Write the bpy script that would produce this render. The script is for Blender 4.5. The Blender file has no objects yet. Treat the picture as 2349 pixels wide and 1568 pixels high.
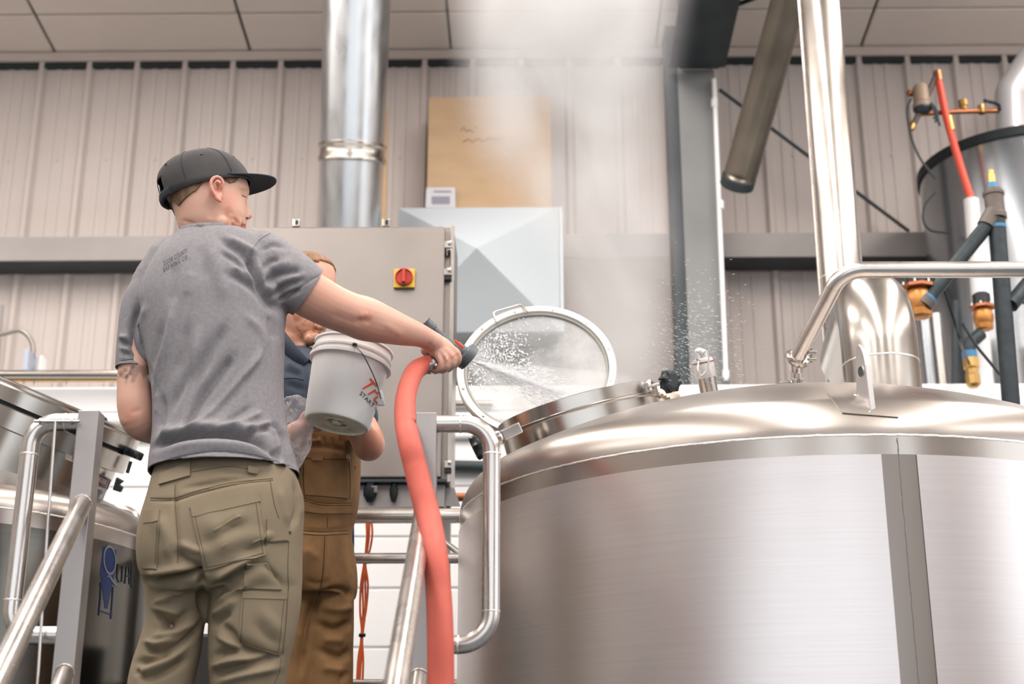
import bpy, bmesh, math, random
import numpy as np
from mathutils import Vector, Matrix, Euler
from mathutils.bvhtree import BVHTree

random.seed(7); np.random.seed(7)
SC = bpy.context.scene
COL = SC.collection
PI = math.pi

# ------------------------------------------------------------------ camera
CAM_Z = 1.5
PITCH = math.radians(18.6); YAW = math.radians(0.8)
FPX = 3262.0
cam_d = bpy.data.cameras.new('camera'); cam = bpy.data.objects.new('camera', cam_d); COL.objects.link(cam)
cam.location = (0, 0, CAM_Z); cam.rotation_euler = (PI/2 + PITCH, 0, YAW)
cam_d.sensor_width = 36; cam_d.lens = FPX/2349*36; cam_d.clip_start = .05
cam_d.dof.use_dof = True; cam_d.dof.focus_distance = 3.75; cam_d.dof.aperture_fstop = 3.2
SC.camera = cam
SC.view_settings.view_transform = 'Standard'; SC.view_settings.look = 'None'
SC.view_settings.gamma = 1; SC.view_settings.use_curve_mapping = False
SC.view_settings.exposure = -0.12
SC.cycles.use_denoising = True
SC.cycles.max_bounces = 8; SC.cycles.diffuse_bounces = 3; SC.cycles.glossy_bounces = 4
SC.cycles.transmission_bounces = 6; SC.cycles.transparent_max_bounces = 8; SC.cycles.volume_bounces = 1
SC.cycles.caustics_reflective = False; SC.cycles.caustics_refractive = False
SC.cycles.sample_clamp_indirect = 6
SC.cycles.volume_step_rate = 2.0; SC.cycles.volume_max_steps = 96
MR = Euler((PI/2 + PITCH, 0, YAW)).to_matrix(); MRI = MR.inverted()
CAM = Vector((0, 0, CAM_Z))
RIGHT = MR @ Vector((1, 0, 0)); UPV = MR @ Vector((0, 1, 0)); FWD = MR @ Vector((0, 0, -1))

def W(px, py, Y):
    """the point of the room at depth Y (metres) seen at a place in the photograph"""
    d = MR @ Vector(((px-1174.5)/FPX, -(py-784)/FPX, -1))
    return CAM + d*(Y/d.y)
def WD(px, py, zc):
    return CAM + (MR @ Vector(((px-1174.5)/FPX, -(py-784)/FPX, -1)))*zc
def PXY(p):
    q = MRI @ (Vector(p)-CAM)
    return (1174.5+FPX*q.x/-q.z, 784-FPX*q.y/-q.z)
def MPP(p):
    return ((Vector(p)-CAM).dot(FWD))/FPX

# ------------------------------------------------------------------ world and lights
wd = bpy.data.worlds.new('daylight'); SC.world = wd; wd.use_nodes = True
wd.node_tree.nodes['Background'].inputs[0].default_value = (.86, .93, 1, 1)
wd.node_tree.nodes['Background'].inputs[1].default_value = 1.6

def area(name, loc, rot, sx, sy, power, col=(1, .96, .92)):
    l = bpy.data.lights.new(name, 'AREA'); l.shape = 'RECTANGLE'; l.size = sx; l.size_y = sy
    l.energy = power; l.color = col
    o = bpy.data.objects.new(name, l); COL.objects.link(o); o.location = loc; o.rotation_euler = rot
    return o
# added wide fill behind the photographer, daylight at the windows and side door opening
area('front_fill', (-0.3, -6.85, 2.7), (PI/2, 0, 0), 11, 3.2, 58, (.97, .98, 1))
for wx in (-2.1, 1.6, 5.4):
    area('window_daylight', (wx, -6.85, 5.05), (PI/2, 0, 0), 1.7, 1.1, 16, (.85, .93, 1))
area('side_daylight', (8.3, 0.0, 3.6), (PI/2, 0, PI/2), 6, 3.2, 75, (.95, .98, 1))
# long rows of ceiling luminaires
for x in (-5.2, -2.4, .4, 3.2, 6.0):
    area('lamp_row', (x, 1.7, 6.06), (0, 0, 0), .42, 9.4, 235, (1, .955, .925))
    area('ceiling_fill', (x, 1.7, 6.09), (PI, 0, 0), .42, 9.4, 105, (1, .955, .925))  # added upward fill that brightens the ceiling

# ------------------------------------------------------------------ materials
MATS = {}
def srgb(c):
    return tuple(((v/255)/12.92 if v/255 <= .04045 else ((v/255+.055)/1.055)**2.4) for v in c)
def mat(name, col, rough=.5, metal=0., bump=None, var=None, aniso=0., trans=0., ior=1.45, spec=.5, coat=0., sss=0., alpha=1.,
        stretch=(1, 1, 1), attr=None, rvar=0., emis=None):
    """col in 0-255 sRGB; bump = (scale, strength, distance); var = (scale, amount)"""
    m = bpy.data.materials.new(name); m.use_nodes = True
    nt = m.node_tree; N = nt.nodes; L = nt.links; b = N['Principled BSDF']
    c = srgb(col)+(1,)
    b.inputs['Base Color'].default_value = c; b.inputs['Roughness'].default_value = rough
    b.inputs['Metallic'].default_value = metal; b.inputs['IOR'].default_value = ior
    b.inputs['Transmission Weight'].default_value = trans; b.inputs['Coat Weight'].default_value = coat
    b.inputs['Specular IOR Level'].default_value = spec; b.inputs['Alpha'].default_value = alpha
    if sss:
        b.inputs['Subsurface Weight'].default_value = sss; b.inputs['Subsurface Scale'].default_value = .01
        b.inputs['Subsurface Radius'].default_value = (1, .35, .2)
    tc = N.new('ShaderNodeTexCoord')
    def noise(scale, detail=4, st=stretch):
        mp = N.new('ShaderNodeMapping'); mp.inputs['Scale'].default_value = st
        L.new(tc.outputs['Object'], mp.inputs[0])
        n = N.new('ShaderNodeTexNoise'); n.inputs['Scale'].default_value = scale; n.inputs['Detail'].default_value = detail
        L.new(mp.outputs[0], n.inputs[0]); return n
    colout = None
    if var:
        n = noise(var[0]); mx = N.new('ShaderNodeMix'); mx.data_type = 'RGBA'
        a = var[1]; lo = tuple(v*(1-a) for v in c[:3])+(1,); hi = tuple(min(1, v*(1+a)) for v in c[:3])+(1,)
        mx.inputs[6].default_value = lo; mx.inputs[7].default_value = hi
        mr = N.new('ShaderNodeMapRange'); mr.inputs[1].default_value = .3; mr.inputs[2].default_value = .7
        L.new(n.outputs[0], mr.inputs[0]); L.new(mr.outputs[0], mx.inputs[0]); colout = mx.outputs[2]
        if rvar:
            mr2 = N.new('ShaderNodeMapRange'); mr2.inputs[1].default_value = .3; mr2.inputs[2].default_value = .7
            mr2.inputs[3].default_value = max(.02, rough-rvar); mr2.inputs[4].default_value = rough+rvar
            L.new(n.outputs[0], mr2.inputs[0]); L.new(mr2.outputs[0], b.inputs['Roughness'])
    if attr:   # a colour attribute multiplies the base colour
        at = N.new('ShaderNodeAttribute'); at.attribute_name = attr
        mm = N.new('ShaderNodeMix'); mm.data_type = 'RGBA'; mm.blend_type = 'MULTIPLY'; mm.inputs[0].default_value = 1
        if colout: L.new(colout, mm.inputs[6])
        else: mm.inputs[6].default_value = c
        L.new(at.outputs['Color'], mm.inputs[7]); colout = mm.outputs[2]
    if colout: L.new(colout, b.inputs['Base Color'])
    if bump:
        n = noise(bump[0], 5); bp = N.new('ShaderNodeBump'); bp.inputs['Strength'].default_value = bump[1]
        bp.inputs['Distance'].default_value = bump[2]
        L.new(n.outputs[0], bp.inputs['Height']); L.new(bp.outputs[0], b.inputs['Normal'])
    if aniso:
        b.inputs['Anisotropic'].default_value = aniso
        tg = N.new('ShaderNodeTangent'); tg.direction_type = 'RADIAL'; tg.axis = 'Z'
        L.new(tg.outputs[0], b.inputs['Tangent'])
    if emis:
        b.inputs['Emission Color'].default_value = srgb(emis[0])+(1,); b.inputs['Emission Strength'].default_value = emis[1]
    MATS[name] = m; return m

M_wall = mat('ribbed_wall_paint', (207, 196, 190), .55, var=(1.2, .05))
M_ceil = mat('ceiling_liner', (238, 226, 216), .7, var=(.8, .05))
M_trim = mat('eave_trim_paint', (212, 199, 189), .55)
M_shadowgap = mat('eave_gap_shade', (48, 54, 54), .8)
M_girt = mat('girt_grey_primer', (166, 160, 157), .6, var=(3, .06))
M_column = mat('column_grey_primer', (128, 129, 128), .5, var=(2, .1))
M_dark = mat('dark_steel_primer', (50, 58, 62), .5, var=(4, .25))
M_floor = mat('epoxy_floor', (92, 100, 104), .35, var=(1, .1))
M_white = mat('white_panel', (246, 245, 244), .45, var=(.7, .03))
M_steel = mat('brushed_stainless_pipe', (205, 199, 194), .27, 1, var=(9, .05), rvar=.06)
M_bright = mat('polished_stainless', (186, 180, 173), .24, 1, var=(6, .04), rvar=.04, bump=(3, .05, .01))
M_clad = mat('brushed_cladding', (208, 201, 199), .33, 1, var=(3, .03), aniso=.3, stretch=(1, 1, 60), bump=(14, .03, .002))
M_band = mat('rolled_stainless_band', (178, 170, 163), .24, 1, var=(3, .05), bump=(3, .06, .01), rvar=.04)
M_dome = mat('satin_stainless_dome', (168, 161, 155), .30, 1, var=(2, .04), bump=(2.2, .06, .015), rvar=.04)
M_matte = mat('mill_finish_steel', (160, 155, 153), .42, .75, var=(9, .08), rvar=.08)
M_panel = mat('satin_cabinet_steel', (146, 139, 134), .38, .9, var=(4, .06), rvar=.08)
M_duct = mat('galvanised_duct', (200, 202, 204), .32, 1, var=(5, .06), rvar=.06, stretch=(3, 3, .5))
M_strip = mat('dull_seam_strip', (140, 132, 126), .34, 1, var=(3, .05), rvar=.05)
M_weld = mat('weld_bead', (228, 222, 214), .35, .9, bump=(120, .6, .003))
M_black = mat('black_plastic', (22, 28, 34), .35, bump=(60, .1, .001))
M_rubber = mat('black_rubber', (26, 32, 36), .6)
M_ply = mat('plywood', (198, 167, 132), .7, var=(2.5, .08), stretch=(1, 1, 4))
M_paper = mat('white_paper', (214, 212, 216), .8)
M_ink = mat('grey_ink', (150, 148, 160), .8)
M_hood = mat('white_painted_sheet', (190, 198, 203), .4)
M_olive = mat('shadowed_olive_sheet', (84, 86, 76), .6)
M_copper = mat('copper_pipe', (176, 112, 78), .35, .9, var=(8, .15))
M_brass = mat('brass_fitting', (198, 160, 100), .35, .9, var=(9, .15))
M_bronze = mat('bronze_valve_body', (186, 128, 72), .42, .7, var=(12, .15))
M_iron = mat('black_iron_pipe', (48, 56, 60), .5, .3, var=(25, .25))
M_malle = mat('malleable_fitting', (104, 94, 88), .55, .3, var=(20, .15))
M_tape = mat('blue_thread_tape', (70, 130, 170), .6)
M_heater = mat('heater_steel_jacket', (158, 162, 166), .22, .9, var=(2, .08))
M_pvc = mat('white_pvc', (228, 226, 226), .35)
M_vent = mat('pale_vent_sheet', (214, 212, 214), .35, .4)
M_pex = mat('orange_red_tube', (232, 84, 62), .35)
M_cable = mat('orange_cable', (214, 96, 44), .45)
M_hose = mat('coral_rubber_hose', (186, 90, 77), .6, spec=.3, var=(20, .06), bump=(60, .15, .001))
M_red = mat('red_knob_plastic', (196, 62, 42), .35)
M_yellow = mat('yellow_plate_plastic', (238, 190, 62), .4)
M_grating = mat('platform_steel', (120, 118, 116), .45, .8)
M_blue = mat('blue_vinyl', (14, 36, 84), .35)
M_bluegrey = mat('grey_vinyl', (112, 116, 126), .4)
M_label = mat('white_label', (226, 222, 220), .4)
M_labelred = mat('red_label_print', (176, 44, 44), .4)
M_labelblk = mat('black_label_print', (28, 28, 30), .4)
M_cloth = mat('cream_cloth', (222, 206, 188), .9, bump=(40, .4, .004))
M_grey = mat('grey_box', (182, 190, 204), .5)
M_orange = mat('orange_print', (226, 84, 48), .5)

def glass_mat(name, col, rough, mixfac, dirt):
    m = bpy.data.materials.new(name); m.use_nodes = True; nt = m.node_tree; N = nt.nodes; L = nt.links
    b = N['Principled BSDF']; b.inputs['Base Color'].default_value = srgb(col)+(1,); b.inputs['Roughness'].default_value = rough
    tr = N.new('ShaderNodeBsdfTransparent'); mx = N.new('ShaderNodeMixShader'); tc = N.new('ShaderNodeTexCoord')
    n = N.new('ShaderNodeTexNoise'); n.inputs['Scale'].default_value = dirt; n.inputs['Detail'].default_value = 6
    mr = N.new('ShaderNodeMapRange'); mr.inputs[1].default_value = .35; mr.inputs[2].default_value = .7
    mr.inputs[3].default_value = mixfac[0]; mr.inputs[4].default_value = mixfac[1]
    L.new(tc.outputs['Object'], n.inputs[0]); L.new(n.outputs[0], mr.inputs[0]); L.new(mr.outputs[0], mx.inputs[0])
    L.new(tr.outputs[0], mx.inputs[1]); L.new(b.outputs[0], mx.inputs[2]); L.new(mx.outputs[0], N['Material Output'].inputs[0])
    return m
M_glass = glass_mat('wet_misted_glass', (205, 206, 206), .12, (.18, .62), 9)
M_bag = glass_mat('clear_plastic_film', (226, 220, 224), .12, (.12, .5), 14)
M_drop = mat('water_drop', (236, 238, 240), .1, 0, spec=.8)

# ------------------------------------------------------------------ mesh helpers
class MB:
    def __init__(s): s.v = []; s.f = []
    def add(s, vs, fs):
        o = len(s.v); s.v.extend([tuple(p) for p in vs]); s.f.extend([tuple(i+o for i in f) for f in fs]); return s
    def box(s, a, b):
        (x0, y0, z0), (x1, y1, z1) = a, b
        return s.add([(x0,y0,z0),(x1,y0,z0),(x1,y1,z0),(x0,y1,z0),(x0,y0,z1),(x1,y0,z1),(x1,y1,z1),(x0,y1,z1)],
                     [(0,3,2,1),(4,5,6,7),(0,1,5,4),(1,2,6,5),(2,3,7,6),(3,0,4,7)])
    def obox(s, c, ax, ay, az):
        """oriented box: centre and three half-axis vectors"""
        c, ax, ay, az = map(Vector, (c, ax, ay, az)); P = []
        for k in (-1, 1):
            for (i, j) in ((-1,-1),(1,-1),(1,1),(-1,1)): P.append(c+ax*i+ay*j+az*k)
        return s.add(P, [(0,3,2,1),(4,5,6,7),(0,1,5,4),(1,2,6,5),(2,3,7,6),(3,0,4,7)])
    def rings(s, R, cap=True, closed=False):
        n = len(R[0]); o = len(s.v)
        for r in R: s.v.extend([tuple(p) for p in r])
        m = len(R)
        for i in range(m if closed else m-1):
            a = o+i*n; b = o+((i+1) % m)*n
            for j in range(n): s.f.append((a+j, a+(j+1) % n, b+(j+1) % n, b+j))
        if cap and not closed:
            s.f.append(tuple(o+j for j in reversed(range(n)))); s.f.append(tuple(o+(m-1)*n+j for j in range(n)))
        return s
    def tube(s, pts, r, seg=16, cap=True, squash=None):
        pts = [Vector(p) for p in pts]; n = len(pts)
        rs = r if isinstance(r, (list, tuple)) else [r]*n
        T = []
        for i in range(n):
            t = (pts[min(i+1, n-1)]-pts[max(i-1, 0)]).normalized(); T.append(t)
        u = T[0].orthogonal().normalized()
        if squash: u = (Vector(squash[0])-T[0]*T[0].dot(Vector(squash[0]))).normalized()
        R = []
        for i in range(n):
            u = (u-T[i]*T[i].dot(u)).normalized(); v = T[i].cross(u)
            k = squash[1] if squash else 1
            R.append([pts[i]+(u*math.cos(a)*k+v*math.sin(a))*rs[i] for a in [2*PI*j/seg for j in range(seg)]])
        return s.rings(R, cap)
    def lathe(s, o, axis, prof, seg=48, cap=True, a0=0, a1=2*PI, ref=None):
        """prof: (radius, height along axis)"""
        o = Vector(o); ax = Vector(axis).normalized(); u = ax.orthogonal().normalized()
        if ref is not None: u = (Vector(ref)-ax*ax.dot(Vector(ref))).normalized()
        w = ax.cross(u)
        full = abs(a1-a0-2*PI) < 1e-6
        if full:
            return s.rings([[o+ax*h+(u*math.cos(2*PI*j/seg)+w*math.sin(2*PI*j/seg))*max(r, 1e-5) for j in range(seg)] for r, h in prof], cap)
        b = len(s.v); n = seg+1
        for r, h in prof:
            for j in range(n):
                a = a0+(a1-a0)*j/seg; s.v.append(tuple(o+ax*h+(u*math.cos(a)+w*math.sin(a))*r))
        for i in range(len(prof)-1):
            for j in range(seg): s.f.append((b+i*n+j, b+i*n+j+1, b+(i+1)*n+j+1, b+(i+1)*n+j))
        return s
    def ellipsoid(s, c, ax, ay, az, nu=24, nv=16):
        c, ax, ay, az = map(Vector, (c, ax, ay, az)); R = []
        for i in range(1, nv):
            t = PI*i/nv
            R.append([c+az*(-math.cos(t))+(ax*math.cos(2*PI*j/nu)+ay*math.sin(2*PI*j/nu))*math.sin(t) for j in range(nu)])
        return s.rings(R, True)
    def extrude_poly(s, poly, d):
        """poly: list of 3D points (planar), d: extrusion vector"""
        poly = [Vector(p) for p in poly]; d = Vector(d); n = len(poly)
        return s.rings([poly, [p+d for p in poly]], True)
    def build(s, name, m=None, parent=None, smooth=True, bevel=0, origin=None, recalc=True, angle=35, bseg=2, kind=None):
        return mkobj(name, s.v, s.f, m, parent, smooth, bevel, origin, recalc, angle, bseg, kind)

def mkobj(name, V, F, m=None, parent=None, smooth=True, bevel=0, origin=None, recalc=True, angle=35, bseg=2, kind=None):
    V = np.array(V, float)
    if parent is not None: o3 = np.array(wloc(parent))
    elif origin is not None: o3 = np.array(origin, float)
    else: o3 = np.array([(V[:, 0].min()+V[:, 0].max())/2, (V[:, 1].min()+V[:, 1].max())/2, V[:, 2].min()])
    me = bpy.data.meshes.new(name); me.from_pydata((V-o3).tolist(), [], F)
    if recalc:
        bm = bmesh.new(); bm.from_mesh(me); bmesh.ops.recalc_face_normals(bm, faces=bm.faces); bm.to_mesh(me); bm.free()
    if m: me.materials.append(m)
    if smooth:
        me.polygons.foreach_set('use_smooth', [True]*len(me.polygons))
        try: me.set_sharp_from_angle(angle=math.radians(angle))
        except Exception: pass
    o = bpy.data.objects.new(name, me); COL.objects.link(o)
    if parent is not None: o.parent = parent
    else: o.location = o3
    if bevel:
        md = o.modifiers.new('bevel', 'BEVEL'); md.width = bevel; md.segments = bseg; md.limit_method = 'ANGLE'
        md.angle_limit = math.radians(40); md.harden_normals = False
    if kind: o['kind'] = kind
    return o
def wloc(o):
    l = Vector((0, 0, 0))
    while o is not None: l = l+o.location; o = o.parent
    return l
def tag(o, label=None, cat=None, group=None, kind=None):
    if label: o['label'] = label
    if cat: o['category'] = cat
    if group: o['group'] = group
    if kind: o['kind'] = kind
    return o
def empty(name, loc, label=None, cat=None, group=None, kind=None):
    o = bpy.data.objects.new(name, None); COL.objects.link(o); o.location = loc; o.empty_display_size = .1
    return tag(o, label, cat, group, kind)
def fillet(pts, r, n=8):
    pts = [Vector(p) for p in pts]; out = [pts[0]]
    rr = r if isinstance(r, (list, tuple)) else [r]*(len(pts)-2)
    for i in range(1, len(pts)-1):
        a, b, c = pts[i-1], pts[i], pts[i+1]; d1 = (a-b).normalized(); d2 = (c-b).normalized()
        ang = d1.angle(d2); t = min(rr[i-1]/math.tan(ang/2), (a-b).length*.49, (c-b).length*.49); q = t*math.tan(ang/2)
        cen = b+(d1+d2).normalized()*(q/math.sin(ang/2)); p0 = b+d1*t; p1 = b+d2*t
        v0 = p0-cen; v1 = p1-cen; om = v0.angle(v1)
        for k in range(n+1):
            s = k/n; out.append(cen+(v0*math.sin((1-s)*om)+v1*math.sin(s*om))/math.sin(om))
    out.append(pts[-1]); return out
def spline(pts, n=10):
    """Catmull-Rom through the points; each may carry extra values"""
    P = np.array([list(p) for p in pts], float); P = np.vstack([2*P[0]-P[1], P, 2*P[-1]-P[-2]]); out = []
    for i in range(1, len(P)-2):
        for k in range(n):
            t = k/n; a, b, c, d = P[i-1], P[i], P[i+1], P[i+2]
            out.append(.5*((2*b)+(-a+c)*t+(2*a-5*b+4*c-d)*t*t+(-a+3*b-3*c+d)*t**3))
    out.append(P[-2]); return np.array(out)

def surf(o):
    """ray caster from the camera side onto an evaluated object, in world space"""
    dg = bpy.context.evaluated_depsgraph_get(); dg.update()
    ev = o.evaluated_get(dg); me = ev.to_mesh(); w = wloc(o)
    V = [v.co+w for v in me.vertices]; F = [tuple(p.vertices) for p in me.polygons]
    bv = BVHTree.FromPolygons(V, F); ev.to_mesh_clear()
    def cast(px, py):
        d = (MR @ Vector(((px-1174.5)/FPX, -(py-784)/FPX, -1))).normalized()
        h = bv.ray_cast(CAM, d)
        if h[0] is None:
            q = WD(px, py, 1); near = bv.find_nearest(CAM+d*((w-CAM).length)); return near[0], near[1]
        n = h[1] if h[1].dot(d) < 0 else -h[1]
        return h[0], n
    return cast
def quadmap(q):
    def f(u, v):
        return ((q[0][0]*(1-u)+q[1][0]*u)*(1-v)+(q[3][0]*(1-u)+q[2][0]*u)*v, (q[0][1]*(1-u)+q[1][1]*u)*(1-v)+(q[3][1]*(1-u)+q[2][1]*u)*v)
    return f
def patch(name, cast, quad, m, parent, off=.003, nu=10, nv=10, flat=False, smooth=True, depthcut=.25):
    """a sheet laid on a surface: quad corners tl, tr, br, bl"""
    f = quadmap(quad); P = []; B = []
    for j in range(nv+1):
        for i in range(nu+1):
            loc, n = cast(*f(i/nu, j/nv)); P.append(loc+n*off); B.append(loc-n*.003)
    w = nu+1
    for _ in range(3):
        Q = list(P)
        for j in range(1, nv):
            for i in range(1, nu):
                a = j*w+i; Q[a] = P[a]*.4+(P[a-1]+P[a+1]+P[a-w]+P[a+w])*.15
        P = Q
    N = len(P); F = []
    for j in range(nv):
        for i in range(nu):
            a = j*w+i; F.append((a, a+w, a+w+1, a+1))
    loop = [i for i in range(w)]+[j*w+nu for j in range(1, nv+1)]+[nv*w+i for i in range(nu-1, -1, -1)]+[j*w for j in range(nv-1, 0, -1)]
    V = P+[B[i] for i in loop]
    for k in range(len(loop)):
        a = loop[k]; b = loop[(k+1) % len(loop)]; F.append((a, b, N+(k+1) % len(loop), N+k))
    return mkobj(name, V, F, m, parent, smooth, recalc=False)
def textmesh(body, shear=0., spacing=1., bold=0.):
    c = bpy.data.curves.new('text', 'FONT'); c.body = body; c.size = 1; c.shear = shear; c.space_character = spacing; c.offset = bold
    c.resolution_u = 3
    o = bpy.data.objects.new('text', c); COL.objects.link(o)
    dg = bpy.context.evaluated_depsgraph_get(); dg.update()
    me = bpy.data.meshes.new_from_object(o.evaluated_get(dg))
    bm = bmesh.new(); bm.from_mesh(me)
    bmesh.ops.triangulate(bm, faces=bm.faces)
    V = np.array([v.co[:] for v in bm.verts]); F = [tuple(v.index for v in f.verts) for f in bm.faces]
    bm.free(); bpy.data.objects.remove(o); bpy.data.curves.remove(c); bpy.data.meshes.remove(me)
    V[:, 0] = (V[:, 0]-V[:, 0].min())/(V[:, 0].max()-V[:, 0].min()); V[:, 1] = (V[:, 1]-V[:, 1].min())/(V[:, 1].max()-V[:, 1].min())
    return V, F
def decal_text(name, body, cast, quad, m, parent, off=.0012, shear=0., spacing=1., bold=0.):
    V, F = textmesh(body, shear, spacing, bold); f = quadmap(quad); P = []
    for x, y, _ in V:
        loc, n = cast(*f(x, 1-y)); P.append(loc+n*off)
    return mkobj(name, P, F, m, parent, False, recalc=False)
def decal_poly(name, pts, cast, m, parent, off=.0008, sub=6):
    """polygon given by picture outline, laid on the surface"""
    bm = bmesh.new(); vs = [bm.verts.new((x, y, 0)) for x, y in pts]; bm.faces.new(vs)
    bmesh.ops.triangulate(bm, faces=bm.faces)
    bmesh.ops.subdivide_edges(bm, edges=bm.edges, cuts=sub, use_grid_fill=True)
    bmesh.ops.triangulate(bm, faces=bm.faces)
    P = []
    for v in bm.verts:
        loc, n = cast(v.co.x, v.co.y); P.append(loc+n*off)
    F = [tuple(v.index for v in f.verts) for f in bm.faces]; bm.free()
    return mkobj(name, P, F, m, parent, False, recalc=False)
def pipe(name, pts, r, m, parent=None, bend=0, seg=20, label=None, cat=None, group=None):
    if bend: pts = fillet(pts, bend)
    o = MB().tube(pts, r, seg).build(name, m, parent)
    return tag(o, label, cat, group)
# ================================================================== THE SETTING
def struct(name, mb, m, bevel=0, smooth=False, parent=None):
    o = mb.build(name, m, parent, smooth=smooth, bevel=bevel)
    if parent is None: o['kind'] = 'structure'
    return o
struct('floor', MB().box((-7, -7, -.12), (8.6, 8.2, 0)), M_floor)
# back wall: ribbed steel sheets hung side by side
WY = 8.0; TOPZ = CAM_Z+4.62
wall = empty('wall_back', (0, WY, 0), kind='structure')
def sheet_mesh(w=.9144):
    prof = []
    def rib(x, wid, h): prof.extend([(x-wid/2-h*.55, 0), (x-wid/2, -h), (x+wid/2, -h), (x+wid/2+h*.55, 0)])
    prof.append((0, 0))
    for k in range(3):
        b = k*.3048
        rib(b+.045, .028, .034)
        rib(b+.150, .030, .006); rib(b+.222, .030, .006)
    prof.append((w, 0))
    V = [(x, y, z) for z in (0, TOPZ-.02) for x, y in prof]; n = len(prof)
    F = [(i, i+1, n+i+1, n+i) for i in range(n-1)]
    return V, F
V, F = sheet_mesh()
x = -7.0-.11; first = None
while x < 8.5:
    if first is None:
        o = mkobj('wall_sheet', np.array(V)+np.array([x, WY, 0]), F, M_wall, wall, False, recalc=False)
        o.location = (x, 0, 0); me = o.data
        me.transform(Matrix.Translation((-x, 0, 0))); first = o
    else:
        o = first.copy(); COL.objects.link(o); o.location = (x, 0, 0)
    x += .9144
struct('wall_backing', MB().box((-7.2, WY+.001, 0), (8.7, WY+.12, TOPZ+.3)), M_wall, parent=wall)
# a dark seam where two sheets lap at mid height and screws
mb = MB()
xx = -6.6
while xx < 8.2:
    for zz in (CAM_Z+3.9,):
        mb.add(*(lambda m: (m.v, m.f))(MB().lathe((xx, WY-.004, zz), (0, -1, 0), [(.008, 0), (.008, .006), (.004, .009)], 8)))
    xx += .3048
struct('screw_row', mb, M_trim, parent=wall)['kind'] = 'stuff'
struct('trim_1', MB().box((-7, WY-.05, TOPZ-.045), (8.5, WY+.0, TOPZ+.015)), M_trim, bevel=.004)
struct('eave_shade_strip', MB().box((-7, WY-.028, TOPZ-.085), (8.5, WY-.0, TOPZ-.045)), M_shadowgap)  # dark strip painted in for the recess shade under the eave
# the closure gap is bridged by each major rib
# ceiling: liner panels with open joints, sloping up towards the photographer
ceil = empty('ceiling', (0, WY, TOPZ), kind='structure')
SL = 1/12
def cz(y): return TOPZ+.02+(WY-y)*SL
joints_y = [WY+.0, WY-.42, WY-1.95]
jx = [-6.9, -5.6, -4.33, -3.03, -1.78, -.5, .8, 2.1, 3.38, 4.7, 6.0, 7.3, 8.55]
for r in range(2):
    y1, y0 = joints_y[r]-.008, joints_y[r+1]+.008
    for i in range(len(jx)-1):
        a, b = jx[i]+.008, jx[i+1]-.008
        m = MB().add([(a, y0, cz(y0)), (b, y0, cz(y0)), (b, y1, cz(y1)), (a, y1, cz(y1)), (a, y0, cz(y0)+.03), (b, y0, cz(y0)+.03), (b, y1, cz(y1)+.03), (a, y1, cz(y1)+.03)],
                     [(0,3,2,1),(4,5,6,7),(0,1,5,4),(1,2,6,5),(2,3,7,6),(3,0,4,7)])
        m.build('ceiling_panel', M_ceil, ceil, smooth=False, bevel=.01)
y0, y1 = -7.1, joints_y[2]-.01
m = MB().add([(-7.1, y0, cz(y0)), (8.7, y0, cz(y0)), (8.7, y1, cz(y1)), (-7.1, y1, cz(y1)), (-7.1, y0, cz(y0)+.05), (8.7, y0, cz(y0)+.05), (8.7, y1, cz(y1)+.05), (-7.1, y1, cz(y1)+.05)],
             [(0,3,2,1),(4,5,6,7),(0,1,5,4),(1,2,6,5),(2,3,7,6),(3,0,4,7)])
m.build('ceiling_liner', M_ceil, ceil, smooth=False)
MB().add([(-7.1, y0, cz(y0)+.06), (8.7, y0, cz(y0)+.06), (8.7, WY+.2, cz(WY)+.06), (-7.1, WY+.2, cz(WY)+.06)], [(0, 1, 2, 3)]).build('ceiling_backing', M_girt, ceil, smooth=False)
# side walls and the wall behind the photographer, with its window band
struct('wall_left', MB().box((-7.2, -7, 0), (-7.0, 8.1, 7.6)), mat('side_wall_paint', (158, 153, 148), .6))
m = MB()
m.box((8.5, -7, 0), (8.7, -3, 7.6)); m.box((8.5, 3, 0), (8.7, 8.1, 7.6)); m.box((8.5, -3, 0), (8.7, 3, 1.9)); m.box((8.5, -3, 5.3), (8.7, 3, 7.6))
struct('wall_right', m, M_wall)
m = MB()   # openings: one wide gap for the added fill and three small high windows
m.box((-7.2, -7.2, 0), (-5.8, -7, 7.6)); m.box((5.2, -7.2, 0), (8.7, -7, 4.5)); m.box((-5.8, -7.2, 0), (5.2, -7, 1.1)); m.box((-5.8, -7.2, 4.3), (5.2, -7, 4.5))
m.box((-5.8, -7.2, 5.6), (8.7, -7, 7.6)); m.box((-5.8, -7.2, 4.5), (-2.95, -7, 5.6)); m.box((-1.25, -7.2, 4.5), (.75, -7, 5.6)); m.box((2.45, -7.2, 4.5), (4.55, -7, 5.6)); m.box((6.25, -7.2, 4.5), (8.7, -7, 5.6))
struct('wall_front', m, M_wall)
# girt: long grey channel running across the back wall
gt = empty('wall_girt', (0, WY, 3.0), 'long grey steel channel running across the ribbed back wall', 'beam')
z1 = W(100, 543, 7.74).z; z0 = W(100, 597, 7.74).z
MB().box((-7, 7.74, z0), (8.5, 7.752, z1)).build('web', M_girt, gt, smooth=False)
MB().box((-7, 7.752, z0), (8.5, 7.96, z0+.012)).build('flange', M_dark, gt, smooth=False)  # bottom flange coloured dark for its underside shade
MB().box((-7, 7.752, z1-.012), (8.5, 7.96, z1)).build('flange', M_girt, gt, smooth=False)

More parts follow.
